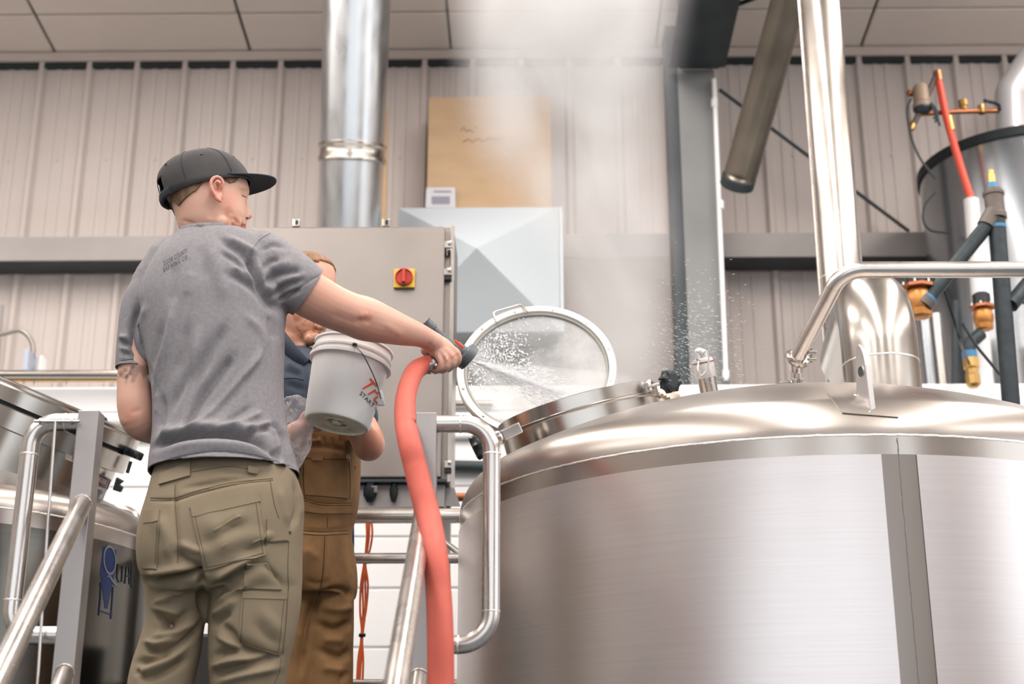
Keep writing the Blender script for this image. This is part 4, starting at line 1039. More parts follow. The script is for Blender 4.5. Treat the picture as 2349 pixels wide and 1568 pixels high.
def stroke_field(X, Y, S):
    """S: list of (points, width px, depth m); folds with soft ends"""
    D = np.zeros(len(X))
    for pts, w, amp in S:
        P = spline([(a, b) for a, b in pts], 5) if len(pts) > 2 else np.array(pts, float)
        xmin, ymin = P.min(0)-w*3; xmax, ymax = P.max(0)+w*3
        idx = np.where((X > xmin) & (X < xmax) & (Y > ymin) & (Y < ymax))[0]
        if len(idx) == 0: continue
        x = X[idx]; y = Y[idx]; best = np.full(len(idx), 1e9); bt = np.zeros(len(idx)); n = len(P)-1
        for i in range(n):
            a = P[i]; d = P[i+1]-a; L2 = d @ d+1e-9; t = np.clip(((x-a[0])*d[0]+(y-a[1])*d[1])/L2, 0, 1)
            e = (x-a[0]-t*d[0])**2+(y-a[1]-t*d[1])**2; m = e < best; best[m] = e[m]; bt[m] = (i+t[m])/n
        tp = np.clip(np.minimum(bt, 1-bt)*5, 0, 1)*.8+.2
        D[idx] += amp*np.exp(-best/w**2)*tp
    return D
def displace(me, S, noise_amp=0, noise_scale=12, vertical=1.):
    V = coords(me); N = normals(me); X, Y = project(V); f = facing(V, N)
    D = stroke_field(X, Y, S)*f
    if noise_amp:
        from mathutils import noise as mn
        D = D+np.array([mn.noise(Vector((v[0]*noise_scale, v[1]*noise_scale, v[2]*noise_scale*vertical))) for v in V])*noise_amp
    V = V+N*D[:, None]; me.vertices.foreach_set('co', V.astype(np.float32).ravel()); me.update()
def cut(me, cuts):
    """cuts: (point, outward normal, radius): trims what lies beyond a plane near a point"""
    bm = bmesh.new(); bm.from_mesh(me)
    for co, no, rad, *pr in cuts:
        pr = pr[0] if pr else (lambda c: True)
        co = Vector(co); no = Vector(no).normalized()
        fs = [f for f in bm.faces if (f.calc_center_median()-co).length < rad and pr(f.calc_center_median())]
        ge = set(fs)
        for f in fs: ge.update(f.verts); ge.update(f.edges)
        bmesh.ops.bisect_plane(bm, geom=list(ge), dist=1e-5, plane_co=co, plane_no=no)
        dl = [f for f in bm.faces if (f.calc_center_median()-co).dot(no) > 0 and (f.calc_center_median()-co).length < rad and pr(f.calc_center_median())]
        bmesh.ops.delete(bm, geom=dl, context='FACES')
    bm.to_mesh(me); bm.free()
def place(me, name, m, parent, thick=0, smooth=True):
    w = wloc(parent); me.transform(Matrix.Translation(-w)); me.name = name; me.materials.clear(); me.materials.append(m)
    me.polygons.foreach_set('use_smooth', [True]*len(me.polygons))
    o = bpy.data.objects.new(name, me); COL.objects.link(o); o.parent = parent
    if thick:
        s = o.modifiers.new('thickness', 'SOLIDIFY'); s.thickness = thick; s.offset = -1
    return o
def inpoly(X, Y, poly):
    r = np.zeros(len(X), bool); n = len(poly)
    for i in range(n):
        x1, y1 = poly[i]; x2, y2 = poly[(i+1) % n]
        c = ((y1 > Y) != (y2 > Y)) & (X < (x2-x1)*(Y-y1)/((y2-y1)+1e-9)+x1); r ^= c
    return r
def tint(me, L, blur=4):
    """colour attribute: L of (polygon in picture units, rgb multiplier, noise amount)"""
    V = coords(me); N = normals(me); X, Y = project(V); f = facing(V, N) > .05
    C = np.ones((len(V), 4))
    from mathutils import noise as mn
    for poly, c, nz in L:
        m = np.zeros(len(V))
        if not isinstance(poly, list): m = np.exp(-((X-poly[0])**2+(Y-poly[1])**2)/poly[2]**2); poly = []
        for (dx, dy) in () if not poly else ((0, 0), (blur, 0), (-blur, 0), (0, blur), (0, -blur)): m += inpoly(X+dx, Y+dy, poly)*.2
        m *= f
        idx = np.where(m > .004)[0]
        if nz:
            for i in idx: m[i] *= np.clip(.5+nz*mn.noise(Vector(V[i]*90))+nz*.6*mn.noise(Vector(V[i]*240)), 0, 1)
        for k in range(3): C[idx, k] = C[idx, k]*(1-m[idx])+C[idx, k]*c[k]*m[idx]
    a = me.color_attributes.new('tint', 'FLOAT_COLOR', 'POINT'); a.data.foreach_set('color', C.ravel())
def seamline(name, cast, pts, m, par, r=.0012, off=.0006, n=8):
    P = spline(pts, n) if len(pts) > 2 else np.array([[pts[0][0]+(pts[1][0]-pts[0][0])*i/n, pts[0][1]+(pts[1][1]-pts[0][1])*i/n] for i in range(n+1)])
    L = []
    for a, b in P: loc, nn = cast(a, b); L.append(loc+nn*off)
    return MB().tube(L, r, 6).build(name, m, par)
def button(cast, x, y, r, m, par, name='rivet'):
    loc, n = cast(x, y); return MB().lathe(loc, n, [(r, -.002), (r, .002), (r*.6, .003), (r*.45, .0015), (0, .0015)], 14).build(name, m, par)

# ------------------------------------------------------------------ the man with the cap
HY1 = 3.42
man = empty('person', (W(490, 1700, 3.42).x, 3.42, PZ), 'man in grey T-shirt, black cap and tan work trousers spraying with a hose', 'person')
Fh = Vector((math.cos(math.radians(18)), math.sin(math.radians(18)), 0)); Sh = Vector((Fh.y, -Fh.x, 0))
HROWS = [(358, 452, 500, .025), (362, 432, 520, .045), (374, 410, 541, .062), (392, 395, 556, .073), (412, 387, 564, .078), (430, 380, 568, .079), (446, 385, 563, .078),
         (462, 393, 561, .076), (478, 400, 563, .073), (492, 404, 564, .070), (506, 408, 561, .066), (518, 411, 562, .062), (530, 414, 556, .056), (542, 420, 548, .045), (550, 440, 535, .03)]
def head_mesh(R, Y, F, S, cosy, scale=1., ex=2.25, seg=48, n=4):
    P = []
    for py, b, f, hw in R:
        c = W((b+f)/2, py, Y); P.append((c.x, c.y, c.z, (f-b)/2*MPP(c)/cosy*.985*scale, hw*scale))
    S_ = spline(P, n); rg = []
    for x, y, z, U_, V_ in S_:
        q = []
        for j in range(seg):
            a = 2*PI*j/seg; cx_, cy_ = math.cos(a), math.sin(a)
            # the face side is narrower than the back of the skull
            v = math.copysign(abs(cy_)**(2/ex), cy_)*V_*(1-.10*cx_-.05*max(cx_, 0)); u = math.copysign(abs(cx_)**(2/ex), cx_)*U_
            q.append(Vector((x, y, z))+F*u+S*v)
        rg.append(q)
    return MB().rings(rg)
Yf = HY1+.035
parts = [head_mesh(HROWS, HY1, Fh, Sh, math.cos(math.radians(18)))]
parts.append(limb([(485, 505, HY1, 60), (480, 530, HY1+.008, 57), (478, 560, HY1+.01, 52), (474, 600, HY1+.01, 56)]))
parts.append(limb([(559, 462, Yf, 7), (566, 482, Yf, 8), (570, 494, Yf, 9.5)], 12, n=4))             # nose
parts.append(limb([(564, 498, Yf-.012, 6.5), (558, 499, Yf-.02, 6)], 10, n=3))                       # nostril wing
parts.append(limb([(552, 427, Yf-.035, 8), (562, 430, Yf, 8), (564, 434, Yf+.02, 8)], 12, n=3))       # brow
parts.append(limb([(555, 511, Yf-.012, 6), (561, 513, Yf, 6)], 10, n=3)); parts.append(limb([(553, 519, Yf-.012, 6), (559, 521, Yf, 6)], 10, n=3))  # lips
parts.append(limb([(545, 545, Yf, 14), (548, 538, Yf, 14)], 12, n=3))                                 # chin
parts.append(limb([(508, 512, HY1-.035, 20), (522, 526, HY1-.01, 18), (540, 540, HY1+.02, 15)], 12, n=3))  # jaw line
# ear
ey = HY1-.083
ear = [(497, 453, ey-.006, 4.5), (489, 440, ey-.013, 5), (484, 424, ey-.016, 5), (487, 411, ey-.016, 5), (497, 406, ey-.014, 5), (507, 410, ey-.010, 4.6), (511, 420, ey-.006, 4.2), (508, 430, ey-.004, 4.2)]
parts.append(limb(ear, 10, n=5))
parts.append(limb([(493, 448, ey-.006, 5.5), (499, 456, ey-.006, 5.5), (505, 461, ey-.003, 5)], 10, n=3))
parts.append(limb([(500, 440, ey+.004, 8), (504, 452, ey+.003, 8)], 10, n=3))
parts.append(MB().ellipsoid(W(499, 430, ey+.004), Fh*.013, Sh*.007, Vector((0, 0, .024)), 16, 12))
# torso core, arms and legs, one continuous body
TR1 = [(545, 430, 545, HY1, .055), (565, 415, 590, HY1, .07), (600, 392, 615, HY1, .085), (650, 368, 625, HY1, .095), (700, 358, 628, HY1, .10), (760, 362, 620, HY1, .10), (830, 375, 618, HY1, .095), (900, 383, 618, HY1, .092), (960, 383, 622, HY1, .092), (1050, 382, 645, HY1, .10), (1150, 372, 660, HY1, .11), (1250, 352, 660, HY1, .115), (1310, 365, 655, HY1, .10)]
parts.append(rows(TR1, 0, math.radians(6)))
Ya = 3.45
ARM = [(600, 600, HY1-.0, 42), (650, 638, HY1+.0, 42), (690, 664, HY1+.015, 50), (706, 673, HY1+.02, 54), (760, 702, HY1+.05, 51), (800, 718, HY1+.08, 49), (838, 731, HY1+.11, 51), (880, 744, HY1+.15, 44), (925, 758, HY1+.20, 35), (960, 768, HY1+.25, 27.5), (980, 777, HY1+.28, 24.5), (1000, 788, HY1+.30, 24)]
parts.append(limb(ARM, 24, n=6))
LARM = [(385, 660, HY1, 30), (340, 740, HY1, 24), (314, 805, HY1, 30), (309, 840, HY1, 37), (308, 890, HY1, 39), (311, 935, HY1, 41), (320, 968, HY1+.01, 38), (350, 985, HY1+.07, 33), (400, 1000, HY1+.14, 29), (455, 985, HY1+.18, 24)]
parts.append(limb(LARM, 24, n=6))
parts.append(limb([(455, 985, HY1+.18, 22), (480, 975, HY1+.20, 22), (500, 965, HY1+.21, 20)], 12))
for q in range(4): parts.append(limb([(500, 955+q*8, HY1+.2, 7), (518, 950+q*9, HY1+.22, 6.5), (526, 962+q*7, HY1+.24, 6)], 8, n=3))
LEGL = [(415, 1290, HY1, 62), (408, 1400, HY1, 38), (390, 1500, HY1+.0, 38), (366, 1600, HY1+.0, 46), (350, 1750, HY1+.02, 50), (345, 1900, HY1+.05, 50), (345, 2060, HY1+.06, 36), (345, 2120, HY1+.06, 34)]
LEGR = [(590, 1290, HY1, 68), (580, 1400, HY1, 72), (575, 1500, HY1, 64), (568, 1600, HY1, 56), (562, 1750, HY1+.02, 56), (560, 1900, HY1+.05, 54), (560, 2060, HY1+.06, 38), (560, 2120, HY1+.06, 36)]
parts.append(limb(LEGL, 20, n=5)); parts.append(limb(LEGR, 20, n=5))
# right hand closed on the nozzle grip
YH = HY1+.31
parts.append(limb([(996, 787, YH, 24), (1012, 797, YH, 25), (1024, 805, YH, 23)], 20, n=4))
parts.append(limb([(1004, 800, YH, 22), (1010, 812, YH, 20), (1014, 820, YH, 16)], 16, n=4))
fing = [[(1028, 797, YH-.012, 11), (1046, 808, YH-.010, 10.2), (1051, 824, YH-.002, 9.2), (1044, 837, YH+.012, 8.2)],
        [(1022, 804, YH-.018, 11), (1037, 819, YH-.018, 10.2), (1038, 835, YH-.010, 9.2), (1029, 846, YH+.006, 8.2)],
        [(1014, 810, YH-.020, 10.5), (1025, 826, YH-.022, 9.8), (1024, 842, YH-.014, 9), (1014, 850, YH+.002, 8)],
        [(1005, 814, YH-.018, 10), (1013, 831, YH-.022, 9), (1009, 845, YH-.014, 8.4), (998, 851, YH, 7.6)]]
for fg in fing: parts.append(limb(fg, 12, n=5))
parts.append(limb([(984, 795, YH+.012, 14), (975, 803, YH+.03, 11), (983, 812, YH+.045, 9.5), (1000, 818, YH+.05, 9)], 12, n=5))   # thumb
me = fuse(parts, .0036, 3)
S = [([(497, 418), (501, 428), (500, 440)], 4.5, -.005), ([(503, 437), (506, 444)], 3.5, -.003),
     ([(556, 447), (562, 452)], 4, -.003), ([(553, 441), (561, 443)], 4, -.002), ([(567, 500), (564, 504)], 3, -.003), ([(553, 516), (562, 516)], 2.6, -.002),
     ([(537, 500), (545, 512)], 4, -.002), ([(418, 505), (445, 512)], 4, -.002), ([(425, 520), (470, 528)], 4, -.0015),
     ([(812, 740), (838, 734), (850, 742)], 9, -.004), ([(824, 726), (845, 722)], 8, .003), ([(760, 720), (820, 740)], 10, -.002), ([(880, 742), (925, 770)], 8, .002),
     ([(1008, 805), (1020, 830)], 3, -.002), ([(984, 784), (974, 806)], 3.2, -.0022), ([(990, 786), (978, 808)], 3.2, -.0022), ([(996, 792), (985, 812)], 3.2, -.002), ([(1003, 806), (997, 822)], 3, -.0018),
     ([(1032, 812), (1028, 838)], 2.6, -.003), ([(1043, 812), (1043, 832)], 2.6, -.003), ([(1019, 818), (1016, 842)], 2.6, -.003),
     ([(1046, 806), (1050, 812)], 5, .002), ([(1034, 812), (1038, 820)], 5, .002), ([(1023, 820), (1027, 828)], 5, .002),
     ([(275, 960), (290, 972)], 8, .002), ([(300, 945), (325, 940)], 6, -.002)]
displace(me, S)
beard = (.66, .46, .34)
tint(me, [([(512, 478), (528, 470), (536, 486), (549, 500), (562, 512), (562, 530), (540, 560), (515, 545), (520, 512)], (.74, .56, .44), .5),
          ([(530, 492), (551, 504), (563, 514), (563, 530), (528, 530)], (.74, .6, .5), .6),
          ([(545, 506), (566, 500), (566, 512), (548, 514)], (.75, .6, .5), .6),
          ([(545, 428), (568, 433), (568, 439), (548, 435)], (.62, .5, .4), .2),
          ([(552, 514), (566, 512), (566, 522), (552, 522)], (.85, .55, .5), 0),
          ([(480, 404), (514, 404), (512, 464), (480, 450)], (1.03, .82, .78), 0),
          ([(494, 416), (503, 418), (503, 440), (496, 438)], (.62, .4, .34), 0),
          ((838, 728, 20), (.93, .74, .68), 0), ((745, 672, 60), (1.0, .9, .87), 0), ((1040, 812, 16), (1, .84, .78), 0), ((520, 470, 26), (1.0, .86, .82), 0), ((300, 955, 30), (1, .84, .78), 0), ((530, 452, 20), (1, .9, .88), 0),
          # tattoo below the left sleeve
          ([(270, 838), (312, 838), (300, 852), (303, 858), (293, 866), (289, 882), (284, 870), (276, 862), (270, 868)], (.34, .37, .42), .9),
          ([(298, 838), (346, 836), (352, 862), (343, 868), (338, 856), (330, 870), (322, 852), (314, 862), (308, 876), (300, 878), (302, 862), (296, 858)], (.13, .16, .22), .1),
          ([(284, 850), (300, 846), (296, 866), (288, 878)], (.5, .5, .52), 1)], 2)
body = place(me, 'body', M_skin, man)
# eye glimpsed in profile
MB().ellipsoid(W(559, 452, Yf-.016), Fh*.0045, Sh*.006, Vector((0, 0, .0035)), 12, 8).build('eye', M_eye, man)

cbd = surf(body)
seamline('eyelash_line', cbd, [(555, 447), (559, 450), (564, 452)], M_hair, man, .0013)
seamline('mouth_line', cbd, [(553, 516), (558, 515), (563, 515)], mat('lip_shadow', (130, 70, 60), .6), man, .001)
seamline('nostril', cbd, [(565, 499), (568, 500)], mat('nostril_dark', (70, 36, 30), .7), man, .0022)
# hair below the cap
Fc = (Fh*math.cos(math.radians(15))+Vector((0, 0, 1))*math.sin(math.radians(15))); Uc = (Vector((0, 0, 1))*math.cos(math.radians(15))-Fh*math.sin(math.radians(15)))
Cb = W(473, 433, HY1)
HL = [(370, 470), (398, 486), (412, 500), (424, 492), (440, 480), (456, 470), (468, 452), (478, 436), (486, 420), (506, 412), (512, 434), (522, 439), (534, 432), (545, 408), (600, 380)]
hm = head_mesh(HROWS[1:12], HY1, Fh, Sh, math.cos(math.radians(18)), 1.045, seg=240, n=14)
c0 = W(474, 440, HY1); kk_ = MPP(c0)
def hair_keep(p, lim=HL):
    f = ((Vector(p)-c0).dot(Fh)*math.cos(math.radians(18))+abs((Vector(p)-c0).dot(Sh))*math.sin(math.radians(18)))/kk_+460; z = 440-(p[2]-c0.z)/kk_*.99
    return z < np.interp(f, [a for a, b in lim], [b for a, b in lim])
F2 = [f for f in hm.f if len(f) == 4 and all(hair_keep(hm.v[i]) and (Vector(hm.v[i])-Cb).dot(Uc) < -.002 for i in f)]
ho = mkobj('hair', hm.v, F2, M_hair, man, recalc=False); sm = ho.modifiers.new('thickness', 'SOLIDIFY'); sm.thickness = .006; sm.offset = -1

# cap
Fc = (Fh*math.cos(math.radians(15))+Vector((0, 0, 1))*math.sin(math.radians(15))); Uc = (Vector((0, 0, 1))*math.cos(math.radians(15))-Fh*math.sin(math.radians(15)))
Cb = W(473, 433, HY1); R = []
af, as_, hc_ = 99*kk_/.95, .092, .105
for i in range(15):
    t = i/14; h = t; s = (max(0, 1-h**2.5))**(1/2.3) if i < 14 else .02
    rg = []
    for j in range(72):
        a = 2*PI*j/72; ca, sa = math.cos(a), math.sin(a)
        pinch = 1+.006*abs(math.cos(3*a)); 
        rg.append(Cb+Fc*(ca*af*s*pinch-(.012*t))+Sh*(sa*as_*s*pinch)+Uc*(h*hc_*(1+.03*ca)))
    if i == 0:
        R.append([p-Uc*.014*(1.0-.8*math.cos(2*PI*j/72)) for j, p in enumerate(rg)])
    R.append(rg)
# opening above the strap at the back
mb = MB().rings(R, True); mb.f = [f for f in mb.f if len(f) == 4]
mb.v.append(tuple(Cb+Uc*hc_-Fc*.012)); t0_ = len(R)*72-72
for j in range(72): mb.f.append((t0_+j, t0_+(j+1) % 72, len(mb.v)-1))
keep = []
for f in mb.f:
    c = sum((Vector(mb.v[i]) for i in f), Vector())/len(f); d = c-Cb
    if d.dot(Fc) < -af*.86 and -.004 < d.dot(Uc) < .034 and abs(d.dot(Sh)) < .034: continue
    keep.append(f)
mb.f = keep
cap = mb.build('cap', M_cap, man, angle=70); sm = cap.modifiers.new('thickness', 'SOLIDIFY'); sm.thickness = .002; sm.offset = -1
for k_ in range(6):
    a = k_*PI/3+PI/6*0; P = []
    for i in range(13):
        t = i/13; s = (max(0, 1-t**2.5))**(1/2.3)
        P.append(Cb+Fc*(math.cos(a)*af*s*1.008-(.012*t))+Sh*(math.sin(a)*as_*s*1.008)+Uc*(t*hc_*(1+.03*math.cos(a))))
    MB().tube(P, .0012, 6).build('panel_seam', M_capdk, cap)
    a2 = a+PI/6; t = .62; s = (1-t**2.5)**(1/2.3)*1.01
    e_ = Cb+Fc*(math.cos(a2)*af*s-.0075)+Sh*(math.sin(a2)*as_*s)+Uc*(t*hc_)
    MB().lathe(e_, (e_-Cb), [(.0035, -.001), (.0035, .001), (.0015, .001)], 10).build('eyelet', M_cap, cap)
MB().lathe(Cb+Uc*hc_*1.0-Fc*.012, Uc, [(.007, -.002), (.006, .003), (.0, .005)], 14).build('top_button', M_cap, cap)
# strap closing the back opening
P = [Cb+Fc*(-af*math.cos(t)*1.0)+Sh*(as_*math.sin(t))-Uc*.013 for t in [(-.6+1.2*i/12) for i in range(13)]]
MB().tube(P, .006, 8, squash=(Uc, 2.2)).build('strap', M_capdk, cap)
# brim
Fb = (Fh*math.cos(math.radians(9))+Vector((0, 0, 1))*math.sin(math.radians(9))); nb = 24; nv_ = 10; V = []; F = []
for i in range(nb+1):
    u = -1+2*i/nb; a = u*math.radians(66)
    inner = Cb+Fc*(math.cos(a)*af*.97)+Sh*(-math.sin(a)*as_*.97)+Uc*.004
    ext = .072*(1-abs(u)**2.6)
    for j in range(nv_+1):
        v = j/nv_; p = inner+Fb*(ext*v)+Sh*(-math.sin(a)*.004*v); p = p-Vector((0, 0, 1))*(.006*u*u*v)
        V.append(p)
w_ = nv_+1
for i in range(nb):
    for j in range(nv_): a = i*w_+j; F.append((a, a+1, a+w_+1, a+w_))
br = mkobj('brim', V, F, M_capdk, cap, recalc=False); sm = br.modifiers.new('thickness', 'SOLIDIFY'); sm.thickness = .004; sm.offset = 0

# T-shirt
SH = [(528, 425, 548, HY1, .060), (542, 405, 585, HY1, .082), (560, 388, 625, HY1, .100), (600, 360, 648, HY1, .122), (650, 336, 655, HY1, .135), (700, 322, 657, HY1, .14), (760, 328, 652, HY1, .138), (830, 342, 650, HY1, .135),
      (900, 350, 650, HY1, .13), (960, 352, 654, HY1, .13), (1010, 350, 662, HY1, .140), (1060, 345, 678, HY1, .158), (1090, 344, 687, HY1, .168), (1125, 344, 692, HY1, .17)]
sp_ = [rows(SH, 0, math.radians(6), 2.25)]
sp_.append(limb([(605, 590, HY1-.01, 62), (635, 615, HY1-.005, 66), (672, 645, HY1+.0, 64), (706, 673, HY1+.02, 61), (735, 692, HY1+.035, 58)], 28))
sp_.append(limb([(358, 655, HY1, 52), (330, 700, HY1, 50), (314, 760, HY1, 44), (308, 820, HY1, 42), (306, 860, HY1, 41), (305, 875, HY1, 41)], 28))
sp_.append(limb([(395, 600, HY1, 60), (350, 650, HY1, 50)], 24)); sp_.append(limb([(560, 575, HY1, 50), (610, 595, HY1, 60)], 24))
sp_.append(limb([(480, 560, HY1, 68), (482, 530, HY1, 67)], 24))
me = fuse(sp_, .0042, 4)
D1 = -.011; 
S = [  # long folds running down to the left
     ([(520, 742), (504, 770), (480, 806), (440, 862), (404, 915), (378, 965)], 13, -.010), ([(456, 755), (448, 800), (436, 861), (412, 918), (388, 985), (368, 1010)], 8, .008),
     ([(534, 818), (520, 836), (495, 868), (460, 912), (428, 965), (416, 985)], 11, -.012), ([(478, 850), (456, 900), (428, 955), (410, 985)], 7, .007),
     ([(600, 800), (585, 830), (545, 880), (500, 930), (455, 970), (425, 990)], 8, .008), ([(578, 850), (530, 905), (480, 955)], 10, -.006),
     ([(400, 690), (392, 740), (380, 795), (364, 850), (354, 910)], 8, .009), ([(372, 740), (360, 800), (350, 850)], 9, -.006),
     ([(372, 905), (370, 950), (362, 985)], 7, -.008), ([(362, 900), (358, 950)], 5, .004),
     ([(430, 740), (418, 800), (400, 860)], 10, -.005),
     # waist roll
     ([(350, 1028), (372, 1016), (400, 1007), (440, 1000), (495, 996), (545, 1002), (590, 1018), (630, 1042)], 7, -.018), ([(352, 1012), (400, 992), (450, 982), (510, 978), (570, 986), (620, 1008)], 12, .012),
     ([(360, 1040), (430, 1022), (500, 1018), (570, 1026), (620, 1050)], 12, .008),
     ([(632, 975), (645, 1000), (655, 1030), (668, 1060), (678, 1085)], 8, -.016), ([(645, 975), (662, 1010), (676, 1050)], 8, .008), ([(618, 975), (632, 1000), (645, 1040)], 7, .008),
     ([(560, 1008), (585, 995), (602, 985), (634, 977)], 6, -.009), ([(556, 995), (590, 978), (620, 968)], 6, .006), ([(480, 985), (530, 962), (580, 930)], 7, -.005), ([(520, 985), (570, 960), (600, 945)], 6, .005),
     ([(625, 1030), (640, 1048), (632, 1062)], 8, -.010), ([(600, 1058), (625, 1068), (650, 1075)], 6, -.008),
     # shoulder and armpit
     ([(505, 548), (540, 570), (565, 592), (578, 612)], 8, -.010), ([(520, 545), (560, 565), (590, 580)], 7, .006), ([(575, 590), (582, 620), (600, 655), (630, 695), (655, 712)], 9, -.018), ([(590, 600), (600, 640), (625, 675)], 8, .008),
     ([(520, 629), (560, 645), (588, 668), (612, 698), (630, 720)], 8, -.010), ([(530, 612), (565, 625), (590, 650)], 7, .006), ([(505, 580), (540, 600), (570, 635)], 6, -.006),
     ([(606, 655), (628, 634), (668, 624), (690, 622)], 8, -.008), ([(606, 622), (640, 606), (672, 604)], 10, .004), ([(600, 618), (622, 600), (640, 596)], 7, -.006), ([(628, 684), (645, 662), (700, 640)], 6, -.006), ([(618, 668), (650, 642), (700, 628)], 7, .004),
     ([(600, 575), (625, 562), (655, 566)], 6, -.005), ([(640, 690), (662, 676), (690, 664)], 6, -.007),
     ([(640, 720), (648, 760), (650, 800)], 8, .004), ([(620, 720), (630, 780)], 9, -.006), ([(560, 720), (600, 760), (610, 800)], 10, .004),
     # upper back
     ([(400, 600), (395, 650), (388, 700)], 10, -.004), ([(440, 620), (430, 680)], 12, .003), ([(480, 560), (500, 620), (520, 690)], 16, .004), ([(460, 560), (470, 640)], 14, -.003),
     # left sleeve
     ([(320, 690), (312, 720), (304, 750), (306, 790), (322, 822), (338, 845), (352, 872)], 7, -.014), ([(334, 700), (322, 740), (318, 790)], 7, .006), ([(278, 785), (296, 792), (312, 806)], 6, -.008), ([(275, 772), (295, 776)], 6, .006), ([(280, 808), (300, 815), (320, 828)], 6, -.005), ([(278, 798), (300, 804)], 5, .004),
     # hem and cuff stitching
     ([(352, 1072), (400, 1052), (470, 1037), (520, 1036), (590, 1048), (678, 1078)], 3.2, -.0028), ([(274, 828), (305, 825), (338, 828)], 3.2, -.0022), ([(736, 630), (700, 650), (655, 690)], 3.2, -.0025)]
S = [(p, w_s, a_s*1.5) for p, w_s, a_s in S]
displace(me, S, .004, 9)
def hem(px, py, Y): return W(px, py, Y)
a1 = W(660, 646, HY1).lerp(W(706, 673, HY1+.02), 0); b1 = W(755, 700, HY1+.05)
c1 = W(706, 674, HY1+.02); n1 = (W(748, 731, HY1+.035)-W(662, 640, HY1+.0))
axs = (W(760, 712, HY1+.05)-W(660, 648, HY1)).normalized()
def near_arm(c):
    v = c-W(660, 648, HY1); return (v-axs*v.dot(axs)).length < .078 and PXY(c)[0] > 656
cut(me, [(W(480, 1088, HY1), (0.02, -.02, -1), .45), (W(705, 672, HY1+.02), axs+Vector((0, 0, -.02)), .16, near_arm), (W(308, 845, HY1), (0, 0, -1), .12, lambda c: PXY(c)[0] < 339)])
# neck opening
nb_ = W(484, 558, HY1); nrm_ = Vector((-.04, .16, 1))
cut(me, [(nb_, nrm_, .25, lambda c: ((c.x-nb_.x)**2+(c.y-nb_.y)**2)**.5 < .095)])
# ribbed collar following the neck opening
bm = bmesh.new(); bm.from_mesh(me); L = [v.co.copy() for v in bm.verts if v.is_boundary and (v.co-nb_).length < .12 and abs((v.co-nb_).dot(nrm_.normalized())) < .003]; bm.free()
un_ = nrm_.normalized().orthogonal().normalized(); vn_ = nrm_.normalized().cross(un_)
cm = sum(L, Vector())/len(L); ring = []
for j in range(48):
    a = 2*PI*j/48; w_s = 0; acc = Vector()
    for p in L:
        q = p-cm; b_ = math.atan2(q.dot(vn_), q.dot(un_)); dd_ = abs((b_-a+PI) % (2*PI)-PI); w_ = math.exp(-(dd_/.38)**2); acc += p*w_; w_s += w_
    ring.append(acc/w_s+nrm_.normalized()*.0015+(acc/w_s-cm).normalized()*.003)
shirt = place(me, 't_shirt', M_shirt, man, .003)
MB().rings([[p+(p-cm).normalized()*(.004*math.cos(t))+nrm_.normalized()*(.007*math.sin(t)) for t in [2*PI*k/8 for k in range(8)]] for p in ring], False, True).build('collar', M_shirt, shirt)
cs = surf(shirt)
decal_text('printed_words', 'DOOR COUNTY', cs, [(375, 599), (430, 568), (431, 579), (377, 610)], M_print, shirt, spacing=1.25)
decal_text('printed_words', 'BREWING CO', cs, [(375, 614), (429, 584), (430, 594), (376, 624)], M_print, shirt, spacing=1.3)
seamline('armhole_seam', cs, [(620, 535), (600, 546), (585, 562), (576, 582), (580, 612)], M_seamg, shirt, .0009)
seamline('hem_stitch', cs, [(354, 1066), (400, 1048), (470, 1034), (520, 1033), (590, 1043), (672, 1070)], M_seamg, shirt, .0006)
seamline('cuff_stitch', cs, [(733, 629), (700, 650), (660, 684)], M_seamg, shirt, .0006)
seamline('cuff_stitch', cs, [(276, 826), (305, 823), (338, 826)], M_seamg, shirt, .0006)

# trousers
PR = [(1040, 368, 660, HY1, .122), (1090, 354, 680, HY1, .136), (1142, 341, 694, HY1, .15), (1200, 322, 694, HY1, .158), (1250, 314, 692, HY1, .16), (1300, 318, 690, HY1, .155), (1340, 335, 689, HY1, .14), (1365, 350, 685, HY1, .11)]
pp = [rows(PR, 0, math.radians(4), 2.35)]
pp.append(limb([(410, 1300, HY1, 84), (408, 1370, HY1, 74), (400, 1430, HY1, 70), (388, 1490, HY1, 74), (368, 1568, HY1, 76), (358, 1660, HY1, 70), (350, 1800, HY1+.02, 66), (345, 1950, HY1+.04, 64), (345, 2060, HY1+.05, 62), (345, 2110, HY1+.05, 60)], 32))
pp.append(limb([(595, 1290, HY1, 95), (586, 1370, HY1, 104), (580, 1440, HY1, 102), (570, 1510, HY1, 94), (566, 1580, HY1, 86), (562, 1700, HY1, 76), (560, 1850, HY1+.02, 70), (560, 1980, HY1+.04, 66), (560, 2060, HY1+.05, 62), (560, 2110, HY1+.05, 60)], 32))
me = fuse(pp, .0046, 4)
